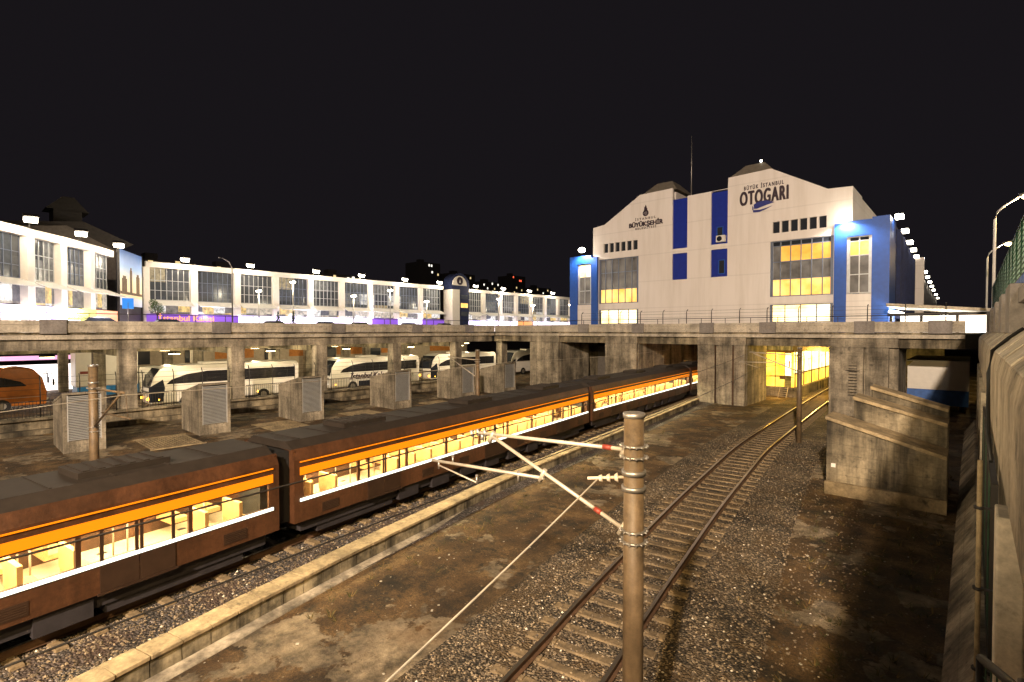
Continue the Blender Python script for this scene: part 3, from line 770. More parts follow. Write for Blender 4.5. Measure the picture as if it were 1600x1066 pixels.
b = MB(); b.prism([(-34.68, 6.3), (-8.02, 6.3), (-8.02, 18.9), (-9.9, 19.0), (-14.64, 21.8), (-18.6, 21.7), (-18.6, 20.5), (-24.6, 20.5), (-24.6, 21.7), (-28.45, 21.7), (-33.1, 18.95), (-34.68, 18.75)], F+1.0, F+26, 'Y'); b.build('hall_block', M['facade'], bl)
b = MB(); b.prism([(-8.1, 16.0), (-8.0, 16.0), (-8.0, 19.05), (-8.1, 19.05)], F+.4, F+5, 'Y'); b.build('return_wall', M['facade'], bl)
# tile lanterns behind the gables
for x0, x1, n_ in ((-28.3, -24.6, 0), (-18.6, -14.8, 1)):
    b = MB(); zb = 21.9; zt = 23.3
    cx, cy = (x0+x1)/2, F+3.0
    A = [b.bm.verts.new(p) for p in ((x0-.3, F+.6, zb), (x1+.3, F+.6, zb), (x1+.3, F+5.4, zb), (x0-.3, F+5.4, zb))]
    B = [b.bm.verts.new(p) for p in ((cx-.9, cy-1.0, zt), (cx+.9, cy-1.0, zt), (cx+.9, cy+1.0, zt), (cx-.9, cy+1.0, zt))]
    b.bm.faces.new(B); b.bm.faces.new(A[::-1])
    for i in range(4): b.bm.faces.new([A[i], A[(i+1) % 4], B[(i+1) % 4], B[i]])
    b.build('roof_lantern', M['rooftile'], bl)
b = MB(); b.ball((-16.2, F+2.2, 23.55), .12); b.build('roof_light', M['lamp'], bl)
# blue recess panels, frames, windows
for (x0, x1, z0, z1) in W_[4:8]:
    b = MB(); bxs(b, x0+.003, x1-.003, z0+.003, min(z1, 20.65)-.003, .18, .3); b.build('blue_panel', M['blue_deep'], bl)
for x, z0, z1 in ((-19.5, 15.9, 17.0), (-19.3, 12.3, 13.6)):
    b = MB(); bxs(b, x-.25, x+.25, z0, z1, .12, .175); w1 = b.build('window', M['glass'], bl)
    b = MB(); bxs(b, x-.33, x+.33, z0-.08, z1+.08, .150, .178); b.build('frame', M['blue'], w1)
def panes(x0, x1, z0, z1, ncol, rows, mats, fr='frame', d=.15):
    """rows: list of (z0,z1,mat key function)"""
    cw = (x1-x0)/ncol
    for (za, zb, fn) in rows:
        for c in range(ncol):
            b = MB(); bxs(b, x0+c*cw+.04, x0+(c+1)*cw-.04, za+.03, zb-.03, d, d+.03); b.build('window_pane', M[fn(c)], bl)
    b = MB()
    for c in range(ncol+1): q = .12 if c in (0, ncol) else .04; xx = min(max(x0+c*cw, x0+q), x1-q); bxs(b, xx-q, xx+q, z0, z1, d-.08, d+.05)
    zz = sorted(set([r[0] for r in rows]+[r[1] for r in rows]))
    for c in range(ncol):
        for z in zz: zc = min(max(z, z0+.04), z1-.04); bxs(b, x0+c*cw+.045, x0+(c+1)*cw-.045, zc-.04, zc+.04, d-.06, d+.05)
    b.build('window_frame', M[fr], bl)
rng = random.Random(4)
panes(-14.65, -9.4, 9.65, 14.95, 6, [(14.45, 14.9, lambda c: 'glass'), (12.95, 14.45, lambda c: 'glass_yel' if c else 'glass_grey'), (11.3, 12.95, lambda c: 'glass_grey'), (9.7, 11.3, lambda c: 'glass_hot')], None)
panes(-33.85, -28.6, 9.65, 14.95, 6, [(13.3, 14.9, lambda c: 'glass_grey'), (11.35, 13.3, lambda c: 'glass_grey'), (9.7, 11.35, lambda c: 'glass_hot')], None)
panes(-33.85, -28.6, 7.2, 8.9, 4, [(7.2, 8.9, lambda c: 'lobby')], None); panes(-14.65, -9.4, 7.2, 8.9, 4, [(7.2, 8.9, lambda c: 'lobby')], None)
for i in range(6):
    for x0 in (-33.2, -14.45):
        x = x0+i*.775; b = MB(); bxs(b, x+.002, x+.598, 15.722, 16.798, .22, .26); b.build('window_pane', M['glass'], bl)
# blue side wings
b = MB()
bxs(b, -37.9, -36.76, 6.21, 15.6, -.35, 4); bxs(b, -36.76, -34.75, 14.6, 15.6, -.35, 4); bxs(b, -34.75, -33.92, 6.21, 15.3, -.35, -.004)
bxs(b, -34.75, -34.702, 6.21, 15.6, -.004, 4)
b.build('blue_wing', M['blue'], bl)
b = MB(); bxs(b, -36.76, -34.75, 6.21, 9.6, -.3, 4); b.build('side_panel', M['facade'], bl)
b = MB()
bxs(b, -9.3, -8.36, 6.21, 15.85, -.35, -.004); bxs(b, -8.36, -6.53, 14.6, 15.95, -.35, 4); bxs(b, -6.53, -5.29, 6.21, 16.1, -.35, 4); bxs(b, -8.36, -8.003, 6.21, 14.6, 0, 4)
b.build('blue_wing', M['blue'], bl)
b = MB(); bxs(b, -8.36, -6.53, 6.21, 9.6, -.3, -.003); b.build('side_panel', M['facade'], bl)
panes(-36.76, -34.75, 9.65, 14.6, 2, [(13.0, 14.5, lambda c: 'lobby'), (11.3, 13.0, lambda c: 'glass_grey'), (9.7, 11.3, lambda c: 'glass_grey')], None, 'frame_lt', -.1)
panes(-8.36, -6.53, 9.65, 14.6, 2, [(14.2, 14.55, lambda c: 'glass'), (12.95, 14.2, lambda c: 'glass_hot'), (11.3, 12.95, lambda c: 'glass_grey'), (9.7, 11.3, lambda c: 'glass_grey')], None, 'frame_lt', -.1)
# small AC unit, roof aerial
t = thing('air_conditioner', 'small white air conditioning unit on the blue strip of the white building', 'air conditioner', (-19.3, F, 15.45))
b = MB(); b.box(-.45, .45, -.3, .12, 0, .66); b.build('casing', M['white'], t, .03)
b = MB(); b.tube([(-.1, -.32, .33), (-.1, -.29, .33)], .26, 18); b.build('fan_grille', M['cardark'], t)
t = thing('antenna_mast', 'tall thin aerial mast on the roof of the white building', 'antenna', (-23.3, F+2, 20.5))
b = MB(); b.tube([(0, 0, 0), (0, 0, 4.5), (0, 0, 7.3)], [.07, .05, .02], 6); b.build('pole', M['steel'], t)
# side wall running back along a gentle curve, ribs, fins
sp = [(-5.3, F+4), (-5.5, 63.5), (-5.75, 72), (-5.9, 79), (-6.1, 86), (-6.5, 110), (-7.0, 133), (-7.6, 160), (-8.5, 202)]
b = MB(); b.sweep([(x, y, 0) for x, y in sp[:5]], [(-.6, 6.25), (0, 6.25), (0, 15.9), (-.6, 15.9)]); b.build('side_wall', M['navy'], bl)
b = MB()
for i in range(16):
    y = F+4.8+i*1.75; x = interp(sp, y); b.box(x+.01, x+.35, y-.1, y+.1, 7.5, 15.6)
b.build('rib', M['navy'], bl)
b = MB(); b.box(-6.3, -4.9, 86.2, 87.2, 6.25, 16.0); b.build('end_fin', M['facade'], bl)
b = MB()
P = [(x, y, 0) for x, y in sp[4:]]; P[0] = (-6.15, 87.3, 0)
b.sweep(P, [(-.6, 11), (0, 11), (0, 15.6), (-.6, 15.6)])
b.sweep(P, [(-.9, 6.25), (-.3, 6.25), (-.3, 10.99), (-.9, 10.99)])
b.build('rear_wall', M['facade'], bl)
b = MB(); b.sweep([(x-.05, y, 0) for x, y, _ in P], [(-.2, 8.4), (.02, 8.4), (.02, 10.8), (-.2, 10.8)]); b.build('arch_band', M['navy'], bl)
for i, y in enumerate((55.2, 63.5, 72, 79, 86.5, 100, 110, 121, 133, 146, 160, 180, 200)):
    x = interp(sp, y)+.35; b = MB(); b.box(x-.25, x+.3, y-.4, y+.4, 16.0, 16.35); b.build('floodlight', M['lamp'], bl)
    b = MB(); b.tube([(x-.5, y, 15.9), (x, y, 16.35)], .05, 5); b.build('lamp_bracket', M['darksteel'], bl)
    if i < 6: light('POINT', (x+.9, y, 16.0), 60 if i else 30, WHITE, radius=.2)
for x in (-35.75, -8.45):
    b = MB(); b.ball((x, F-.9, 16.25), .45, 0, 2, .7); b.build('floodlight', M['lamp'], bl)
    b = MB(); b.tube([(x, F, 16.1), (x, F-.9, 16.45)], .05, 5); b.build('lamp_bracket', M['darksteel'], bl)
    light('SPOT', (x, F-1.1, 16.1), 9000, WHITE, (x+.2, F, 9), .2, 150, .6)
# lettering
R90 = (pi/2, 0, 0)
def fit_text(st, x0, x1, z0, z1, mat, heavy=.0, space=1.0, name='lettering'):
    """lettering on the facade: x0..x1 wide, capitals from z0 to z1, strokes thickened sideways by heavy metres"""
    def mesh(body):
        cu = bpy.data.curves.new('tmp', 'FONT'); cu.body = body; cu.size = 1; cu.extrude = .01; cu.space_character = space
        t = bpy.data.objects.new('tmp', cu); col.objects.link(t); bpy.context.view_layer.update()
        me = bpy.data.meshes.new_from_object(t.evaluated_get(bpy.context.evaluated_depsgraph_get())); bpy.data.objects.remove(t); return me
    h = max(v.co.y for v in mesh('H').vertices); me = mesh(st)
    xa = min(v.co.x for v in me.vertices); xb = max(v.co.x for v in me.vertices)
    bm = bmesh.new(); n = 1 if heavy == 0 else 5; sx = (x1-x0-heavy)/(xb-xa); sz = (z1-z0-heavy*.6)/h
    for k in range(n):
        b2 = bmesh.new(); b2.from_mesh(me)
        ox = heavy*(k/(n-1)) if n > 1 else 0; oz = heavy*.6*(k % 2)
        for v in b2.verts: v.co = Vector((x0+(v.co.x-xa)*sx+ox, F-.02-.004*k-v.co.z*.6, z0+v.co.y*sz+oz))
        tmp = bpy.data.meshes.new('t'); b2.to_mesh(tmp); b2.free(); bm.from_mesh(tmp)
    out = bpy.data.meshes.new(name); bm.to_mesh(out); bm.free(); out.materials.append(mat)
    o = bpy.data.objects.new(name, out); col.objects.link(o); o.parent = bl
fit_text('İSTANBUL', -29.04, -26.5, 18.97, 19.22, M['letter'], .02, 1.5)
fit_text('BÜYÜKŞEHİR', -29.82, -25.62, 18.24, 18.76, M['letter'], .09, 1.0)
fit_text('BELEDİYESİ', -29.0, -26.43, 17.93, 18.15, M['letter'], .02, 1.4)
fit_text('BÜYÜK İSTANBUL', -17.12, -13.52, 20.28, 20.66, M['letter'], .035, 1.45)
fit_text('OTOGARI', -17.52, -13.08, 18.80, 20.15, M['letter'], .13, 1.18)
def emblem(cx, z, s, d=.03):
    b = MB(); pts = []
    for k in range(20):
        a = radians(150+k*240/19); pts.append((cx+cos(a)*.62*s, z+.62*s+sin(a)*.62*s))
    pts += [(cx+.42*s, z+1.15*s), (cx+.34*s, z+1.2*s), (cx+.33*s, z+1.6*s), (cx+.2*s, z+1.62*s), (cx+.17*s, z+1.9*s), (cx+.08*s, z+2.05*s), (cx, z+2.25*s), (cx-.08*s, z+2.05*s), (cx-.17*s, z+1.85*s), (cx-.3*s, z+1.8*s), (cx-.32*s, z+1.3*s), (cx-.4*s, z+1.1*s)]
    b.prism(pts, F-d, F-.002, 'Y'); return b
emblem(-27.73, 19.33, .57).build('emblem', M['letter'], bl)
b = MB()
for k in range(3): b.box(-27.73-.22+k*.06, -27.73+.22-k*.03, F-.036, F-.031, 19.55+k*.12, 19.575+k*.12, (.5, (-27.73, F, 19.7), 'Y'))
b.build('emblem_line', M['facade'], bl)
# bus silhouette of the sign
def bp(p): return [(-16.3+(x+16.3)*.61, 17.95+(z-16.7)*.58) for x, z in p]
b = MB(); b.prism(bp([(-16.1, 18.05), (-15.6, 18.35), (-14.6, 18.5), (-13.9, 18.35), (-13.05, 17.98), (-13.7, 17.82), (-14.6, 17.6), (-15.6, 17.3), (-16.05, 17.35)]), F-.09, F-.065, 'Y')
b.prism(bp([(-16.25, 17.15), (-16.15, 16.75), (-15.2, 16.7), (-14.4, 16.95), (-13.3, 17.45), (-14.3, 17.2), (-15.2, 17.05)]), F-.09, F-.065, 'Y')
b.prism(bp([(-16.3, 17.9), (-16.15, 17.6), (-16.12, 17.2), (-16.3, 17.2)]), F-.09, F-.065, 'Y')
b.build('bus_symbol', M['letter_blue'], bl)
b = MB(); b.prism(bp([(-16.1, 17.25), (-15.2, 17.05), (-14.3, 17.2), (-13.3, 17.46), (-13.9, 17.75), (-14.6, 17.55), (-15.6, 17.26)]), F-.08, F-.066, 'Y'); b.build('bus_symbol_flash', M['facade'], bl)

# canopy beside the building, brightly lit
t = thing('entrance_canopy', 'flat pale canopy with brilliantly lit underside right of the white building', 'canopy')
b = MB(); b.prism([(-5.2, 8.35), (1.6, 7.75), (1.6, 7.95), (-5.2, 8.6)], 50.5, 60, 'Y'); b.build('roof', M['conc_light'], t)
b = MB(); b.box(-5.1, 1.6, 50.3, 50.5, 7.55, 7.78)
for x in (-4.9, -3.0, -.9, 1.2): b.box(x-.09, x+.09, 50.6, 50.78, 6.2, 7.55)
split(b, 'post', M['darksteel'], t)
b = MB(); b.box(-5.0, 1.6, 59, 59.1, 6.25, 8.0); b.build('lit_shop_wall', emis('shop_glow', (1, .95, .85), 2.6, c2=(.95, .7, .5), scale=.5), t)
b = MB(); b.box(-5.1, -4.6, 51, 58, 7.9, 8.0); b.box(-2, -1.6, 51, 58, 7.62, 7.7); b.build('light_tube', M['lamp'], t)
light('POINT', (-3.5, 54, 7.4), 260, WHITE, radius=.3); light('POINT', (-.5, 54, 7.2), 200, WHITE, radius=.3)

# ------------------------------------------------------------ shop arcade (curved wing on the left)
SIGN = [emis('sign_white', (.96, .90, 1.0), 3.2, c2=(.66, .55, 1.0), scale=.35), emis('sign_purple', (.26, .10, .62), 1.0), emis('sign_yellow', (.95, .85, .05), 1.4), emis('sign_orange', (1.0, .38, .12), 1.3), emis('sign_pink', (.95, .45, .70), 1.3), emis('sign_red', (.9, .12, .06), 1.2)]
M['sign_txt'] = emis('sign_text_orange', (1, .35, .10), 1.8); M['sign_txt_w'] = emis('sign_text_white', (1, 1, 1), 4)
M['shop'] = emis('shop_front', (1.0, .92, .9), 3.0, c2=(.75, .62, .55), scale=.8)
M['blind'] = plain('awning_sheet', (.68, .66, .62), .6, 0, .06)
def arcade(name_label, pts, zt, zg, signs, lamps, nm=5, awn=1.0):
    t = thing('arcade_building', name_label, 'building')
    rows = [zg+(14.45-zg)*f for f in (0, .3, .62, 1)]
    bt = MB(); cl = MB(); back = MB(); lw_ = MB(); aw = MB(); shop = MB()
    n = len(pts)-1
    for i in range(n):
        a, c = Vector((*pts[i], 0)), Vector((*pts[i+1], 0)); d = (c-a); Ln = d.length; d.normalize(); nr = Vector((-d.y, d.x, 0))
        if nr.x < 0: nr = -nr     # faces the yard
        def q(mb, u0, u1, o0, o1, z0, z1):
            vs = []
            for u in (u0, u1):
                for o in (o0, o1):
                    for z in (z0, z1): vs.append(mb.bm.verts.new(a+d*u+nr*o+Vector((0, 0, z))))
            for f in ((0, 1, 3, 2), (4, 6, 7, 5), (0, 4, 5, 1), (2, 3, 7, 6), (0, 2, 6, 4), (1, 5, 7, 3)): mb.bm.faces.new([vs[j] for j in f])
        q(bt, 0, Ln, -.7, 0, 14.5, zt)                       # top band
        q(cl, -.42, .42, -.7, .06, 6.2, 14.49)                # column
        q(back, .42, Ln-.42, -6, -1.2, 6.2, 15.0)             # body behind
        gl = MB(); q(gl, .43, Ln-.43, -.62, -.58, zg, 14.49); wo = gl.build('window', M['glass_arc'], t)
        fr = MB()
        for k in range(nm+1): u = .45+(Ln-.9)*k/nm; q(fr, u-.03, u+.03, -.575, -.5, zg, 14.48)
        for z in rows[:-1]: q(fr, .43, Ln-.43, -.57, -.52, z-.03, z+.03)
        fr.build('mullion', M['frame'] if i % 2 else M['frame_lt'], wo)
        # sloped awning
        v = [aw.bm.verts.new(a+d*u+nr*o+Vector((0, 0, z))) for u in (.3, Ln-.3) for o, z in ((-.45, zg-.05), (awn, zg-.75), (awn, zg-.82), (-.45, zg-.12))]
        for f in ((0, 1, 5, 4), (1, 2, 6, 5), (2, 3, 7, 6), (3, 0, 4, 7), (0, 3, 2, 1), (4, 5, 6, 7)): aw.bm.faces.new([v[j] for j in f])
        q(lw_, .43, Ln-.43, -.6, -.55, 8.7, zg-.15)
        q(shop, .43, Ln-.43, -.6, -.5, 6.25, 7.5)
        s_ = signs[i % len(signs)]
        if s_ is not None:
            sg = MB(); q(sg, .0, Ln-.05, .1, .3, 7.45, 8.55); sg.build('shop_sign', SIGN[s_], t)
    bt.build('top_band', M['arcade'], t); split(cl, 'column', M['arcade'], t); back.build('body', M['conc_dirty'], t); split(aw, 'awning', M['blind'], t)
    split(lw_, 'lower_window', M['glass_yelarc'], t); split(shop, 'shop_front', M['shop'], t)
    for (x, y) in lamps:
        b = MB(); b.box(x-.28, x+.28, y-.42, y+.42, 15.55, 15.95, (.5, (x, y, 15.75), 'Y')); b.build('floodlight', M['lamp'], t)
        b = MB(); b.box(x-.36, x+.2, y-.5, y+.5, 15.96, 16.1, (.5, (x, y, 15.75), 'Y')); b.tube([(x-.9, y, 15.1), (x-.9, y, 16.0), (x-.2, y, 15.95)], .05, 5); b.build('lamp_bracket', M['darksteel'], t)
        light('POINT', (x+1.1, y+.3, 15.0), 700, (1, .84, .62), radius=.25)
    return t
def cellglass(name, fx, stops, es, base=(.05, .055, .06)):
    m, nt, b = newmat(name); v = coords(nt, fx)
    f = nt.nodes.new('ShaderNodeVectorMath'); f.operation = 'FLOOR'; nt.links.new(v, f.inputs[0])
    wn = nt.nodes.new('ShaderNodeTexWhiteNoise'); nt.links.new(f.outputs[0], wn.inputs[0])
    c = ramp(nt, wn.outputs['Value'], stops, 'CONSTANT')
    c = mixc(nt, 1, c, ramp(nt, noise(nt, coords(nt), 2.2, 4, .6), [(.3, g(.35)), (.7, g(1.3))]), 'MULTIPLY')
    nt.links.new(c, b.inputs['Emission Color']); b.inputs['Emission Strength'].default_value = es
    b.inputs['Base Color'].default_value = (*base, 1); b.inputs['Roughness'].default_value = .15
    return m
M['glass_arc'] = cellglass('arcade_glass_panes', (.35, .35, .55), [(0, (.01, .012, .015)), (.35, (.05, .05, .05)), (.6, (.16, .15, .13)), (.78, (.02, .02, .03)), (.88, (.45, .34, .18)), (.95, (.7, .66, .6))], 1.0)
M['glass_yelarc'] = cellglass('lower_shop_panes', (.7, .7, .45), [(0, (.20, .17, .14)), (.25, (.6, .5, .38)), (.5, (.9, .85, .8)), (.7, (.10, .09, .10)), (.82, (.9, .6, .2))], 1.1)
M['unused_glass'] = glass('lower_shop_glass', (.10, .10, .10), .2, ((1.0, .82, .62), .8, 1.6, .35, .75))
nearpts = [(-53.0, -1.8), (-56.7, 2.2), (-60.6, 5.5), (-63.7, 8.05), (-67.1, 10.7), (-70.9, 13.2)]
arcade('near wing of the cream shop arcade with slanting awnings, at far left', nearpts, 15.2, 10.9, [0, 0, 0, 2, 3], [(-59.0, 5.4), (-64.0, 9.4), (-69.6, 13.4)], 5, 1.3)
farpts = [(-78, 17.74+5.45*i) for i in range(10)]
fa = arcade('long cream shop arcade with tall glazed bays behind the parking deck', farpts, 15.2, 10.4, [1, 1, 0, 0, 0, 0, 1, 0, 1], [(-77.2, y) for y in (21.9, 30.1, 40.0, 48.1, 57.0, 65.2)], 7, 1.3)
farpts2 = [(-78.6, 73.4+5.35*i) for i in range(9)]
arcade('farthest cream shop arcade right of the arched tower', farpts2, 15.1, 10.4, [0, 0, 0, 3, 0, 0, 0, 0], [(-77.8, y) for y in (75.5, 84, 93, 102)], 7, 1.3)
text('İstanbul Kalesi', 1.0, M['sign_txt'], 'sign_text', fa, (-77.65, 22.2, 7.7), (pi/2, 0, pi/2), .03, 1.1, 'CENTER', .01)
text('AYBER', .85, M['sign_txt_w'], 'sign_text', fa, (-62.6, 7.9, 7.7), (pi/2, 0, radians(-140+180)), .03, 1, 'CENTER', .02)
for y_, p_ in ((25, 500), (38, 900), (50, 900), (60, 600), (85, 700), (100, 600)): light('POINT', (-75.5, y_, 8.6), p_, (.86, .80, 1.0), radius=.4)
for p_ in ((-57.5, 6.5, 8.2), (-62, 10.5, 8.4), (-66, 13.5, 8.4)): light('POINT', p_, 500, (1.0, .88, .95), radius=.4)
# arched tower
def tower(x, y, w_, zt, label):
    t = thing('arched_tower', label, 'tower', (x, y, 6.2), 'arched towers of the arcade', pi/2)
    h = zt-6.2
    b = MB(); b.box(-w_/2, -w_/2+w_*.42, -.2, 2.5, 0, h-3.2); b.build('pillar', M['arcade'], t)
    b = MB(); b.box(-w_/2+w_*.42, w_/2, .0, 2.5, 0, h-3.2); b.box(-w_/2-.1, w_/2+.1, 0, 2.5, h-3.2, h-2.4); b.build('shaft', M['navy'], t)
    pts = [(w_*.55*cos(a), h-2.4+w_*.55*sin(a)) for a in [pi*k/16 for k in range(17)]]
    b = MB(); b.prism(pts, .05, 2.5, 'Y'); b.build('arch', M['navy'], t)
    pts = [(w_*.42*cos(a)-.3, h-2.35+w_*.42*sin(a)) for a in [pi*k/16 for k in range(17)]]
    b = MB(); b.prism(pts, -.15, .04, 'Y'); b.build('arch_panel', M['arcade'], t)
    pts = [(.8*cos(a)-.3, h-1.45+.8*sin(a)) for a in [2*pi*k/24 for k in range(24)]]
    b = MB(); b.prism(pts, -.2, -.152, 'Y'); b.build('badge', M['letter'], t)
    b = MB(); b.prism([(-.5, h-1.8), (-.1, h-1.8), (-.2, h-1.4), (-.3, h-1.1), (-.4, h-1.4)], -.23, -.201, 'Y'); b.build('badge_mark', M['white'], t)
    for k in range(3):
        b = MB(); b.box(.1, w_/2-.3, -.05, -.003, 3.2+k*1.7, 4.1+k*1.7); b.build('window', M['glass_arc' if k != 1 else 'glass_hot'], t)
tower(-77.6, 71.0, 4.6, 17.9, 'dark arched tower with round badge between the two arcades')
tower(-77.6, 117.5, 4.2, 17.0, 'small arched tower next to the blue wing of the white building')
# picture billboard in the gap of the arcade
t = thing('billboard', 'large sky blue and gold picture billboard in the gap of the arcade', 'billboard')
m, nt, bs = newmat('billboard_print')
v = coords(nt); sepx = nd(nt, 'ShaderNodeSeparateXYZ'); nt.links.new(v, sepx.inputs[0])
wv = nd(nt, 'ShaderNodeMath', operation='MULTIPLY_ADD'); wv.inputs[1].default_value = .6; nt.links.new(noise(nt, v, .8, 5), wv.inputs[0]); nt.links.new(sepx.outputs[2], wv.inputs[2])
mr = nd(nt, 'ShaderNodeMapRange'); mr.inputs[1].default_value = 8.6; mr.inputs[2].default_value = 15.8; nt.links.new(wv.outputs[0], mr.inputs[0])
cr = ramp(nt, mr.outputs[0], [(0, (.55, .6, .75)), (.22, (.75, .8, .9)), (.3, (.9, .75, .45)), (.55, (.95, .85, .6)), (.75, (.35, .5, .75)), (1, (.06, .14, .38))])
nt.links.new(cr, bs.inputs['Base Color']); nt.links.new(cr, bs.inputs['Emission Color']); bs.inputs['Emission Strength'].default_value = .45
ba, bb = Vector((-71.2, 13.6, 0)), Vector((-77.6, 17.2, 0)); dd = (bb-ba).normalized()
def bil(mb, u0, u1, z0, z1, o0, o1):
    n_ = Vector((-dd.y, dd.x, 0)); n_ = n_ if n_.x > 0 else -n_; vs = [mb.bm.verts.new(ba+dd*u+n_*o+Vector((0, 0, z))) for u in (u0, u1) for o in (o0, o1) for z in (z0, z1)]
    for f in ((0, 1, 3, 2), (4, 6, 7, 5), (0, 4, 5, 1), (2, 3, 7, 6), (0, 2, 6, 4), (1, 5, 7, 3)): mb.bm.faces.new([vs[j] for j in f])
Lb = (bb-ba).length
b = MB(); bil(b, .2, Lb-.2, 9.3, 15.6, 0, .1); b.build('picture', m, t)
b = MB()
for u, w1, h1 in ((.8, 1.5, 1.5), (3.2, .7, 2.6), (5.2, 1.1, 2.0)): bil(b, u, u+w1, 10.9, 10.9+h1, .101, .11); bil(b, u+w1*.2, u+w1*.8, 10.9+h1, 11.2+h1, .101, .11)
bil(b, .3, Lb-.3, 10.6, 10.9, .101, .11); b.build('skyline_shape', plain('print_brown', (.25, .17, .09), .7), t)
b = MB(); bil(b, .0, .2, 6.2, 15.7, -.1, .12); bil(b, Lb-.2, Lb, 6.2, 15.7, -.1, .12); bil(b, .2, Lb-.2, 6.3, 9.25, -.1, .0); b.build('frame', M['darksteel'], t)
# gabled hall behind the near wing
t = thing('gabled_hall', 'dim cream gabled hall with roof lantern rising behind the near arcade wing', 'building')
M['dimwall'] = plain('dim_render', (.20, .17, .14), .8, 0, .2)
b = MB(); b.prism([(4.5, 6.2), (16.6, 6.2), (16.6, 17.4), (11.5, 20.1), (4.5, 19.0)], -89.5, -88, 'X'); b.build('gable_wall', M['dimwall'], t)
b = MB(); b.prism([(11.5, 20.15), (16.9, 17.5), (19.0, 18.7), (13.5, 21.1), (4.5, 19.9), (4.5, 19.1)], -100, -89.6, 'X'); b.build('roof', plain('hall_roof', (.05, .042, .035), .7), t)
b = MB(); b.box(-87.95, -87.9, 7.6, 8.7, 18.0, 19.2); b.build('window', M['glass'], t)
b = MB(); b.prism([(10.0, 23.0), (14.6, 22.9), (13.0, 24.8), (11.8, 24.8)], -97, -93, 'X'); M['darkroof'] = plain('dark_roof', (.035, .03, .025), .7); b.build('roof_lantern', M['darkroof'], t)
b = MB(); b.box(-97, -93, 10.8, 13.8, 21.0, 22.98); b.build('lantern_wall', M['darkroof'], t)

# ------------------------------------------------------------ things on the parking deck
def lamp_pole(x, y, h, label, grp, arm=0, z0=6.2, mat='lamp', power=500, colr=WARM, n=2):
    t = thing('yard_lamp', label, 'street lamp', (x, y, z0), grp)
    b = MB(); b.tube([(0, 0, 0), (0, 0, h)], [.09, .06], 8); b.build('pole', M['steel'], t)
    b = MB(); b.box(-.35, .35, -.35, .35, h, h+.12); b.build('crossarm', M['darksteel'], t)
    b = MB()
    for k in range(n): b.ball(((k-.5)*.6 if n > 1 else 0, .0, h-.08), .22, 0, 2, .7)
    b.build('lamp_head', M[mat], t)
    light('POINT', (x+.2, y-.2, z0+h-.5), power, colr, radius=.2)
for x, y, h, lb in ((-66, 26.7, 5.2, 'twin yard lamp before the third bay of the arcade'), (-66, 31.0, 6.6, 'tall yard lamp, second of the row on the parking deck'), (-64, 38.6, 5.1, 'yard lamp in the middle of the row, lower than its neighbours'), (-66, 46, 6.4, 'yard lamp just left of the arched tower group'), (-66, 53.0, 5.0, 'low yard lamp nearest the arched tower'), (-66, 70, 6.2, 'yard lamp right of the arched tower'), (-66, 93, 6.0, 'yard lamp close to the blue wing of the white building'), (-66, 80, 5.4, 'yard lamp between the arched tower and the last lamp')):
    lamp_pole(x, y, h, lb, 'yard lamps on the parking deck')
t = thing('street_lamp', 'unlit slim grey lamp pole with curved top before the arcade', 'street lamp', (-50, 17.9, 6.2))
b = MB(); b.tube([(0, 0, 0), (0, 0, 5.9), (-.1, -.2, 6.4), (-.4, -.7, 6.75)], [.07, .05, .045, .04], 8); b.build('pole', M['steel'], t)
b = MB(); b.ball((-.5, -.85, 6.75), .14, 0, 1, .5); b.build('lamp_head', M['steel'], t)
def car(body):
    t = thing('parked_car', '', 'car', (0, 0, 0), 'cars parked on the deck')
    b = MB(); b.prism([(-2.1, .35), (2.1, .35), (2.15, .75), (1.3, .95), (-1.9, 1.0), (-2.15, .8)], -.85, .85, 'Y'); b.build('body', body, t, .06)
    b = MB(); b.prism([(-1.8, .98), (1.15, .94), (.45, 1.42), (-1.2, 1.45)], -.74, .74, 'Y'); b.build('window', M['glass'], t, .03)
    b = MB(); b.prism([(-1.3, 1.43), (.55, 1.40), (.3, 1.49), (-1.1, 1.51)], -.7, .7, 'Y'); b.build('roof', body, t, .02)
    for x in (-1.3, 1.35):
        for y in (-.8, .8): b = MB(); b.tube([(x, y-.1, .32), (x, y+.1, .32)], .32, 14); b.build('wheel', M['black'], t)
    return t
cars = [car(M['carwhite']), car(M['cardark']), car(M['carblue']), car(M['carbeige'])]
spec = [(0, -64, 7.4, 'white car parked at the left end of the deck'), (3, -63, 10.8, 'silver car parked second from the left on the deck'), (2, -68, 17.8, 'blue car with dark glass parked below the billboard'), (3, -70, 30.6, 'silver car parked before the second bay right of the billboard'), (2, -70, 38.0, 'blue car parked before the brightest shop signs'), (0, -70, 43.6, 'white car parked right of the blue one, mid deck'), (1, -70, 52.8, 'dark car parked beside the right white car'), (1, -70, 60.5, 'dark car parked nearest the bridge corner')]
used = set()
for k, x, y, lb in spec:
    o = cars[k] if k not in used else copy_tree(cars[k]); used.add(k)
    o.location = (x, y, 6.21); o.rotation_euler = (0, 0, pi/2+random.uniform(-.1, .1)); o['label'] = lb
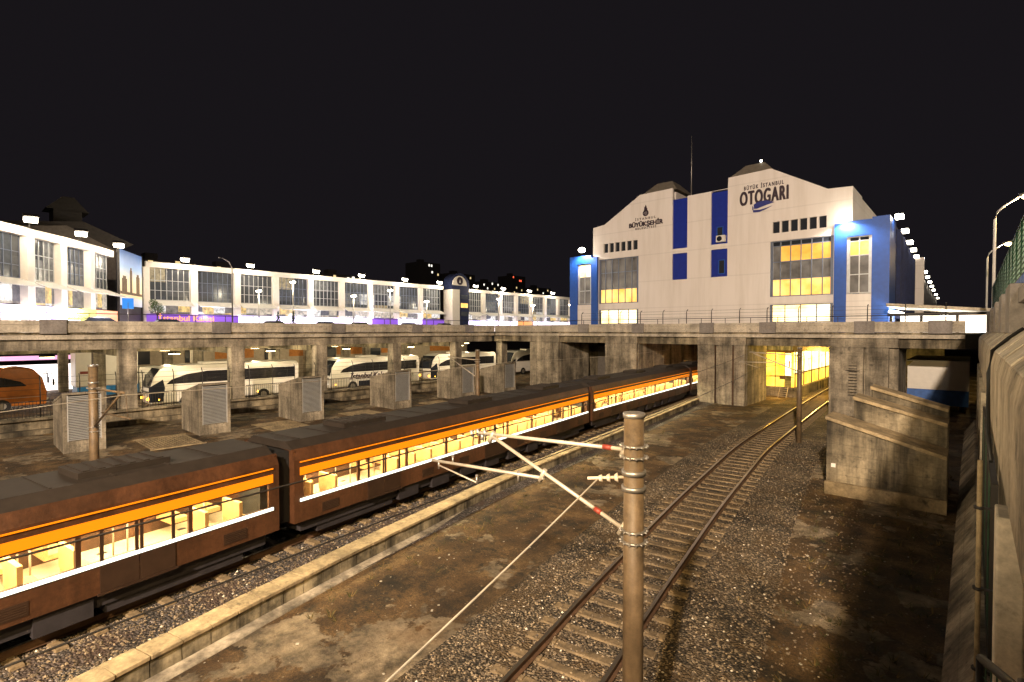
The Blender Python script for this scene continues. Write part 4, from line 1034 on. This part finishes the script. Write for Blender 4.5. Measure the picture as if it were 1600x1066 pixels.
for x, y, lb in ((-50, 22.0, 'left one of two small cone shaped conifers on the deck'), (-50, 23.5, 'right one of two small cone shaped conifers on the deck')):
    t = thing('small_conifer', lb, 'tree', (x, y, 6.2), 'small conifers on the deck')
    b = MB()
    for k in range(420):
        z = random.random()**1.2*1.9+.2; r = .42*(1-z/2.15)*random.uniform(.5, 1.1); a = random.random()*6.28
        p = Vector((cos(a)*r, sin(a)*r, z)); s_ = .09
        b.bm.faces.new([b.bm.verts.new(p+Vector((random.uniform(-s_, s_), random.uniform(-s_, s_), random.uniform(-s_, s_)))) for _ in range(3)])
    b.build('crown', plain('conifer_green', (.02, .05, .025), .8), t)
    b = MB(); b.tube([(0, 0, 0), (0, 0, 1.7)], [.05, .015], 6); b.build('trunk', M['rust'], t)
t = thing('street_tree', 'small leafy green tree lit by the signs beside the billboard', 'tree', (-75.5, 18.3, 6.2))
b = MB(); b.tube([(0, 0, 0), (.05, .02, 2.0), (.1, .1, 3.4)], [.09, .07, .03], 7)
for k in range(5): a = k*1.3; b.tube([(.05, .02, 2.0), (cos(a)*.5, sin(a)*.5, 2.9+.1*k)], [.04, .015], 5)
b.build('trunk', M['rust'], t)
b = MB()
for k in range(900):
    c0 = random.choice(((0, 0, 3.2, .7), (.4, .3, 2.8, .5), (-.4, -.3, 3.0, .5), (.1, -.4, 3.7, .45)))
    d = Vector((random.gauss(0, 1), random.gauss(0, 1), random.gauss(0, 1))).normalized()*c0[3]*random.random()**.4; p = Vector(c0[:3])+d; s_ = .1
    b.bm.faces.new([b.bm.verts.new(p+Vector((random.uniform(-s_, s_), random.uniform(-s_, s_), random.uniform(-s_, s_)))) for _ in range(3)])
b.build('crown', plain('leaf_green', (.07, .12, .03), .7), t)
t = thing('road_sign', 'small blue square road sign under the billboard', 'sign', (-60, 12.2, 6.2))
b = MB(); b.tube([(0, 0, 0), (0, 0, 2.9)], .04, 6); b.build('pole', M['steel'], t)
b = MB(); b.box(-.03, .03, -.45, .45, 2.3, 3.3); b.build('sign_plate', emis('sign_blue', (.05, .3, .9), .9), t)

# ------------------------------------------------------------ buses in the bays
def bus(label, x, y, body, dark_front=True, name=None, skirt=None, L_=12.3, rz=0, tm='letter'):
    t = thing('coach', label, 'bus', (x, y, 0), 'coaches in the bus bays', rz)
    # front end at y=0 facing -Y, coach runs to +Y, width 2.5, side facing +X
    W = 1.25
    out = [(0, .45), (-.05, 1.5), (.25, 2.6), (.75, 3.3), (1.6, 3.5), (L_-.3, 3.5), (L_, 3.2), (L_, .45)]
    b = MB(); b.prism([(p[0], p[1]) for p in out], -W, W, 'X'); bo = b.build('body', body, t, .10)
    for s_ in (-1, 1):
        xa, xb = (W, W+.015) if s_ > 0 else (-W-.015, -W)
        b = MB(); b.prism([(1.15, 2.0), (1.5, 2.35), (2.6, 2.75), (4.2, 2.95), (L_-.45, 2.95), (L_-.45, 1.95)], xa, xb, 'X'); b.build('window', M['glass_bus'], t)
        b = MB()
        for k in range(6): yy = 2.4+k*1.75; b.box(xa-.002 if s_ > 0 else xa-.006, xb+.006 if s_ > 0 else xb+.002, yy-.02, yy+.02, 1.98, 2.72)
        split(b, 'window_divider', M['black'], t)
        for yy in (2.6, L_-3.4): b = MB(); b.tube([(s_*(W-.12), yy, .5), (s_*(W+.03), yy, .5)], .52, 20); wl = b.build('wheel', M['black'], t); b = MB(); b.tube([(s_*(W+.031), yy, .5), (s_*(W+.04), yy, .5)], .28, 14); b.build('rim', M['steel'], wl)
        b = MB(); b.box(xa-.001, xb+.004, .3, L_-.2, 1.08, 1.11); b.box(xa-.001, xb+.004, 3.2, L_-.4, .62, .64); b.build('trim', M['frame_lt'], t)
    if skirt: b = MB(); b.box(W, W+.02, 3.3, L_-4.1, .45, 1.0); b.build('skirt', skirt, t)
    b = MB(); b.prism([(-.075, 1.35), (.215, 2.6), (.72, 3.28), (.9, 3.2), (.4, 2.5), (.15, 1.35)], -W+.08, W-.08, 'X'); b.build('windscreen', M['glass'], t)
    if dark_front: b = MB(); b.prism([(-.08, .6), (-.08, 1.8), (.9, 2.4), (1.05, 1.7), (.9, .6)], W, W+.02, 'X'); b.build('side_panel', M['cardark'], t)
    b = MB()
    for s_ in (-1, 1): b.tube([(s_*(W-.05), .2, 2.9), (s_*(W+.25), -.35, 2.9), (s_*(W+.28), -.4, 2.4)], .04, 6); b.box(s_*(W+.28)-.1, s_*(W+.28)+.1, -.48, -.36, 1.95, 2.45)
    b.build('mirror', M['black'], t)
    for s_ in (-1, 1): b = MB(); b.ball((s_*.9, -.06, .85), .13, 0, 1); b.build('headlight', M['amber'] if dark_front else M['frame_lt'], t)
    for yy in (.6, 8.4): b = MB(); b.ball((W+.02, yy, .78), .07, 0, 1); b.build('marker_light', M['amber'], t)
    b = MB(); b.box(-.6, .6, 4, 6, 3.51, 3.68); b.build('roof_unit', M['white'], t)
    if name: text(name, .85, M[tm], 'lettering', t, (W+.02, 4.6, 1.25), (pi/2, 0, pi/2), .01, .95, 'CENTER', .03, shear=.3)
    return t
M['glass_bus'] = glass('coach_glass', (.02, .02, .024), .06)
bus('nearest white coach with dark windows and black front corner, lettered side', -50.6, 11.4, M['white'], True, 'AVRUPA')
bus('white coach with dark skirt and brown script lettering, behind the third bay', -50.6, 27.0, M['white'], False, 'İstanbul Kalesi', M['cardark'], 11.5)
bus('white coach with all dark front, in the bay before the fourth and fifth ventilation boxes', -50.6, 40.3, M['white'], True, 'AVRUPA', None, 11.5)
bus('white coach standing farthest right, seen beside the bridge corner', -50.2, 54.5, M['white'], True, None, None, 11)
bus('orange coach turned towards the camera in the leftmost bay', -57.5, 5.9, M['busorange'], False, None, None, 10, pi)
t = thing('box_truck', 'white box truck with blue lower side behind the left columns', 'truck', (-60.7, 8.2, 0))
b = MB(); b.box(-1.25, 1.25, 0, 4.6, 1.35, 4.7); b.build('cargo_box', M['white'], t, .03)
b = MB(); b.box(-1.2, 1.28, .1, 4.6, .5, 1.34); b.build('side_skirt', plain('bright_blue', (.02, .22, .60), .4), t)
b = MB(); b.box(1.251, 1.27, .3, 1.0, 2.5, 2.75); b.build('red_plate', M['red'], t)
b = MB()
for yy in (1.0, 3.8): b.tube([(1.1, yy, .45), (1.32, yy, .45)], .45, 14)
b.build('wheel', M['black'], t)
b = MB(); b.box(-1.2, 1.2, 4.7, 6.6, .5, 2.9); b.build('cab', M['white'], t, .08)
# walls and lit shop fronts of the bus level
t = thing('bus_hall_wall', 'cream and orange inner wall behind the bus bays', 'wall')
b = MB(); b.box(-64.2, -64, 11.5, 60, -.1, 5.1); b.build('wall_body', plain('cream_wall', (.50, .42, .32), .8, 0, .15), t)
b = MB()
for y in (21, 29.5, 36, 43, 52): b.box(-63.99, -63.9, y, y+4.2, 3.2, 4.7)
b.build('orange_panel', plain('orange_panel', (.55, .22, .05), .7, 0, .2), t)
b = MB()
for y in (13, 18, 26.5, 34, 41): b.box(-63.99, -63.85, y, y+1.8, 2.9, 4.4)
b.build('dark_window', M['glass'], t)
t = thing('shop_row', 'glowing pink and white shop row deep behind the orange coach', 'shops')
b = MB(); b.box(-74.2, -74, -6, 14, 0, 2.8); b.build('shop_front', M['shop'], t)
b = MB(); b.box(-74.0, -73.8, -6, 14, 3.3, 3.75); b.build('sign_strip', SIGN[4], t)
b = MB(); b.box(-74.0, -73.8, -6, 14, 4.0, 4.3); b.build('sign_strip', SIGN[5], t)
for k, (x, y, p) in enumerate(((-47.0, 5.0, 190), (-47.0, 12.5, 300), (-47.0, 20, 260), (-47.0, 27.5, 300), (-47.0, 35.5, 260), (-47.0, 43, 300), (-55.5, 14, 300), (-55.5, 22, 300), (-55.5, 31, 300), (-55.5, 42, 300), (-66, 4, 400), (-55.5, 52, 300), (-48, 52, 200))):
    lb = 'bare ceiling lamp under the viaduct'
    t = thing('ceiling_lamp', ['%s over the %s' % (lb, w_) for w_ in ('orange coach bay', 'nearest coach front', 'nearest coach rear', 'dark skirted coach front', 'dark skirted coach rear', 'dark fronted coach', 'inner side of the nearest coach', 'gap behind the nearest coach', 'inner side of the dark skirted coach', 'inner side of the dark fronted coach', 'glowing shop row', 'farthest coach, inner side', 'farthest coach, near side')][k], 'lamp', (x, y, 4.6), 'ceiling lamps under the viaduct')
    b = MB(); b.box(-.12, .12, -.4, .4, 0, .15); b.build('housing', M['darksteel'], t)
    b = MB(); b.box(-.1, .1, -.36, .36, -.05, -.003); b.build('tube', M['lamp_sod'], t)
    light('POINT', (x, y, 4.35), p*1.9, (1.0, .80, .48), radius=.12)

# ------------------------------------------------------------ stepped retaining block and right wall
t = thing('stepped_wall', 'three stepped concrete walls with sloping tops in front of the right bridge pier', 'retaining wall')
for (x0, x1, y0, y1, za, zb, zc) in ((-4.27, -.62, 23.35, 24.9, 3.05, 2.02, .55), (-3.6, -.66, 25.0, 26.4, 3.72, 2.95, 0), (-3.2, -.68, 26.5, 27.6, 4.05, 3.32, 0)):
    b = MB(); b.prism([(x0, 0), (x1, 0), (x1, zb-.14), (x0, za-.14)], y0+.06, y1, 'Y'); b.build('wall_step', M['conc_dirty'], t, .02)
    b = MB(); b.prism([(x0-.04, za-.135), (x1, zb-.135), (x1, zb), (x0-.04, za)], y0-.05, y1+.05, 'Y'); b.build('sloping_cap', M['kerb'], t, .015)
b = MB(); b.box(-4.3, -.6, 23.2, 23.4, 0, .5); b.build('plinth', M['kerb'], t, .02)
b = MB(); b.box(-4.1, -3.95, 23.395, 23.405, 1.05, 1.2); b.build('marker_plate', M['white'], t)

rw = thing('retaining_wall', 'tall pale concrete retaining wall along the right edge with sloping coping', 'retaining wall')
b = MB()
for k in range(9):
    y0 = 2+k*4.6; b.prism([(-.36, 0), (.40, 0), (.40, .8), (.12, .8)], y0, y0+4.5, 'Y')
split(b, 'battered_foot', M['conc'], rw, .02)
b = MB(); b.box(.42, .9, -6, 46, 0, 4.5); b.build('wall_body', M['conc_wall'], rw)
b = MB()
for y in (3.4, 7.2, 21.4, 28, 34, 40): b.box(.20, .42, y, y+.55, .8, 4.5)
split(b, 'pilaster', M['conc_light'], rw, .02)
b = MB(); b.prism([(.26, 4.74), (.9, 4.50), (.9, 6.42), (.72, 6.42), (.30, 6.0), (.26, 5.8)], -6, 45.2, 'Y'); b.build('coping', M['conc_wall'], rw, .01)
b = MB()
for k in range(26): b.prism([(.31, 6.035), (.72, 6.445), (.72, 6.43), (.31, 6.01)], -5.5+k*1.9, -5.5+k*1.9+1.0+.6*random.random(), 'Y')
b.build('coping_render', M['conc_light'], rw)
b = MB(); b.box(.74, .9, -6, 45, 6.43, 6.92); b.build('upstand', M['plaster'], rw)
b = MB(); b.box(.62, .95, -6, 45, 6.925, 7.2); b.build('upstand_cap', M['conc_grey'], rw)
b = MB()
for y in (13.6, 17.4, 22, 28, 35): b.box(.5, .73, y, y+1.6, 6.35, 7.3)
split(b, 'wall_block', M['conc_grey'], rw, .02)
b = MB()
for y0, y1, z0, z1 in ((8.0, 10.0, 3.2, 4.4), (23, 26.3, 1.5, 4.4)): b.box(.40, .419, y0, y1, z0, z1)
b.build('plaster_patch', M['plaster'], rw)
t = thing('drain_pipe', 'thin yellowish pipe running down the right retaining wall', 'pipe')
b = MB(); b.tube([(.10, 10.2, .8), (.10, 10.2, 4.5)], .032, 8); b.build('pipe', M['kerb'], t)
b = MB()
for z in (1.4, 2.6, 3.8): b.tube([(.10, 10.2, z-.02), (.10, 10.2, z+.02)], .065, 8); b.box(.10, .42, 10.17, 10.23, z-.015, z+.015)
split(b, 'bracket', M['darksteel'], t)
t = thing('black_cable', 'thick black cable drooping over the coping of the right wall', 'cable')
b = MB(); b.tube([(.70, 13.5, 6.45), (.5, 13.5, 6.27), (.27, 13.3, 6.02), (.22, 13.2, 5.6), (.22, 12.9, 5.1), (.22, 12.3, 4.6), (.25, 11.8, 4.2)], .03, 8); b.build('cable', M['black'], t)
for k, (y, z0, z1, lb) in enumerate(((11.2, .9, 3.9, 'green louvred steel gate panel in the right wall, nearest the pipe'), (14.6, .9, 4.0, 'green louvred steel gate panel in the right wall, second along'), (18.0, .9, 4.1, 'green louvred steel gate panel in the right wall, third along'))):
    t = thing('gate_panel', lb, 'gate', (.28, y, 0), 'green gate panels in the right wall')
    b = MB()
    for i in range(22): b.box(-.02, .02, .1+i*.12, .14+i*.12, z0, z1)
    b.build('louvre', M['green'], t)
    b = MB(); b.box(-.04, .05, 0, .07, z0-.05, z1+.05); b.box(-.04, .05, 2.75, 2.82, z0-.05, z1+.05); b.box(-.04, .05, .075, 2.745, z1-.02, z1+.05); b.box(-.04, .05, .075, 2.745, z0-.05, z0+.02); b.build('frame', M['darksteel'], t)
t = thing('mesh_gate', 'dark framed chain link panel at the bottom right corner beside the wall', 'gate', (.08, 5.6, 1.75))
b = MB(); b.tube([(0, 0, 0), (0, 0, 2.0)], .035, 6); b.tube([(0, 0, 2.0), (.45, -1.0, 2.15)], .035, 6); b.tube([(.3, .9, .2), (0, 0, .4)], .02, 5); b.build('frame', M['darksteel'], t)
b = MB()
for i in range(14): b.tube([(.0+i*.03, -i*.07, 0), (.0+i*.03, -i*.07, 2.0)], .006, 4)
for i in range(18): b.tube([(0, 0, i*.11), (.42, -.95, i*.11)], .005, 4)
b.build('mesh', M['green'], t)

# street behind the wall, fence and lamps
b = MB(); b.box(.96, 60, -60, 230, 5.0, 6.3); struct(b.build('street', M['asphalt']))
t = thing('street_fence', 'tall green mesh fence above blue panels along the street edge', 'fence')
b = MB(); 
for i in range(44): b.box(.86, .90, .5+i*1.0, 1.35+i*1.0, 7.21, 7.75)
b.build('blue_panel', M['bluepaint'], t)
b = MB()
for i in range(24): b.tube([(.9, .5+i*2, 6.9), (.9, .5+i*2, 9.25)], .035, 6)
split(b, 'post', M['green'], t)
b = MB(); b.tube([(.9, .5, 7.8), (.9, 46, 7.8)], .03, 5); b.tube([(.9, .5, 9.2), (.9, 46, 9.2)], .03, 5)
for i in range(380): b.box(.90, .91, .5+i*.12, .5+i*.12+.02, 7.8, 9.2)
for i in range(9): b.box(.895, .915, .5, 46, 7.95+i*.14, 7.962+i*.14)
b.build('mesh', M['green'], t)
def street_lamp(y, label, power, x=.95, h=7.8, lx=2.2, lz=15.0):
    t = thing('street_lamp', label, 'street lamp', (x, y, 6.3), 'street lamps along the right wall')
    b = MB(); b.tube([(0, 0, 0), (0, 0, h-.5), (.12, 0, h), (.4, 0, h+.3), (lx-x, 0, lz-6.3)], [.10, .075, .07, .06, .05], 10); b.build('pole', M['white'], t)
    b = MB(); b.tube([(lx-x-.15, 0, lz-6.32), (lx-x+.55, 0, lz-6.2)], [.12, .17], 8); b.build('lamp_housing', M['steel'], t)
    b = MB(); b.ball((lx-x+.25, 0, lz-6.42), .30, 0, 2, .6); b.build('lamp_lens', M['lamp_sod'], t)
    light('POINT', (lx+.25, y, lz-.45), power, (1.0, .68, .30), radius=.2)
street_lamp(46, 'nearer lit street lamp arching over the street beyond the green fence', 900)
street_lamp(70, 'farther lit street lamp behind the green fence', 900)
# lamps standing outside the frame behind the camera, on the same street
street_lamp(-9, 'street lamp behind the viewpoint', 15500, 1.6, 8.2, 3.1, 15.4)
tm = thing('unseen_flood_mast', 'tall unseen floodlight mast behind the viewpoint', 'floodlight mast', (7, -26, 6.3))  # unseen mast, put here for even light on the facade and ground
b = MB(); b.tube([(0, 0, 0), (0, 0, 17)], [.25, .15], 10); b.build('pole', M['steel'], tm)
b = MB(); b.box(-1.2, 1.2, -.15, .15, 16.8, 17.6); b.build('lamp_bank', M['lamp'], tm)
light('SPOT', (7, -25.4, 23.4), 165000, (1.0, .80, .63), (-24, 44, 8), .5, 96, .35)
light('SPOT', (6.6, -25.4, 23.4), 25000, (1.0, .60, .16), (-14, 10, 0), .35, 80, .9)

# ------------------------------------------------------------ far apartment blocks
WIN = [emis('far_window_white', (1, .93, .8), 1.6), emis('far_window_red', (1, .12, .05), 1.8), emis('far_window_yellow', (1, .75, .35), 1.0)]
M['far'] = plain('far_wall', (.05, .045, .045), .9, 0, .2)
ap = [(-215, 168, 14, 42.5, 'distant dark apartment block left of the arched tower with two bright windows', [(6, 40.5, 0), (7.6, 40.4, 0), (8, 37, 0), (12, 36, 2)]),
      (-215, 190, 18, 38.5, 'distant dark apartment block behind the arched tower', [(2, 36.6, 0), (9, 34, 2), (14, 36, 2)]),
      (-215, 214, 20, 35.5, 'distant dark low block right of the arched tower with scattered lights', [(1, 33, 0), (4, 31, 0), (8, 34, 0), (10, 31, 2), (13, 33.6, 0), (17, 31, 0)]),
      (-215, 240, 13, 41.0, 'distant block with red lights on its top', [(1, 39.4, 1), (7, 37.6, 1), (8.3, 37.5, 1), (4, 33, 2), (9, 31.6, 2), (2, 30, 2)]),
      (-215, 262, 18, 35.0, 'distant dark block with few lights nearest the blue wing of the hall', [(3, 33, 2), (9, 31, 0), (14, 33, 2)]),
      (-130, 27, 12, 21.5, 'dim apartment block behind the billboard', [(3, 20.2, 2), (8, 20.5, 2)]),
      (-150, 46, 18, 23.5, 'dim low apartment block behind the long arcade', [(4, 22.4, 2), (12, 22, 1)]),
      (-160, 85, 16, 25.5, 'dim apartment block behind the middle of the arcade', [(4, 24, 2), (9, 23.6, 0), (11, 24, 0)])]
for x, y, w_, h, lb, wins in ap:
    t = thing('apartment_block', lb, 'building', (x, y, 0), 'distant apartment blocks')
    b = MB(); b.box(-12, 0, 0, w_, 0, h); b.box(-8, -5, w_*.3, w_*.5, h, h+2); b.build('wall', M['far'], t)
    for u, z, c in wins: b = MB(); b.box(.0, .06, u, u+.9, z, z+1.1); b.build('window', WIN[c], t)
# rooftops bits on the arcade
bpy.context.view_layer.update()
# added unseen floodlight, left behind the viewpoint, to wash the right wall and the block
tm2 = thing('unseen_flood_mast', 'added unseen floodlight mast, lower, left of the tracks behind the viewpoint', 'floodlight mast', (-17, -20, 0))
b = MB(); b.tube([(0, 0, 0), (0, 0, 12)], [.2, .12], 10); b.build('pole', M['steel'], tm2)
b = MB(); b.box(-.7, .7, -.1, .1, 12, 12.5); b.build('lamp_bank', M['lamp'], tm2)
light('SPOT', (-16.8, -19.6, 12.2), 55000, (1.0, .76, .46), (.6, 15, 7.2), .3, 23, 1.0)

# roadside tree outside the frame behind the viewpoint: its branches dapple the lamp light on the ground
t = thing('roadside_tree', 'sparse roadside tree behind the viewpoint beside the street lamp', 'tree', (1.5, -4.6, 6.3))
rg = random.Random(5); b = MB(); b.tube([(0, 0, 0), (.05, .05, 2.2), (-.1, .1, 3.8)], [.11, .09, .05], 8); tips = []
for k in range(16):
    a = k*2.4; z0 = 1.6+k*.14; e = Vector((cos(a)*rg.uniform(.8, 1.7), sin(a)*rg.uniform(.8, 1.7), z0+rg.uniform(.7, 1.8))); m_ = Vector((cos(a)*.5, sin(a)*.5, z0+.5))
    b.tube([(0, 0, z0), m_, e], [.045, .03, .008], 5)
    for j in range(4):
        f = m_.lerp(e, rg.random()); g2 = f+Vector((rg.uniform(-.5, .5), rg.uniform(-.5, .5), rg.uniform(0, .6))); b.tube([f, g2], [.012, .005], 4); tips += [f, g2, f.lerp(g2, .5)]
b.build('trunk', M['rust'], t)
b = MB()
for p in tips:
    for j in range(9):
        q = p+Vector((rg.gauss(0, .16), rg.gauss(0, .16), rg.gauss(0, .16))); s_ = .055
        b.bm.faces.new([b.bm.verts.new(q+Vector((rg.uniform(-s_, s_), rg.uniform(-s_, s_), rg.uniform(-s_, s_)))) for _ in range(3)])
b.build('crown', M['weedleaf'], t)
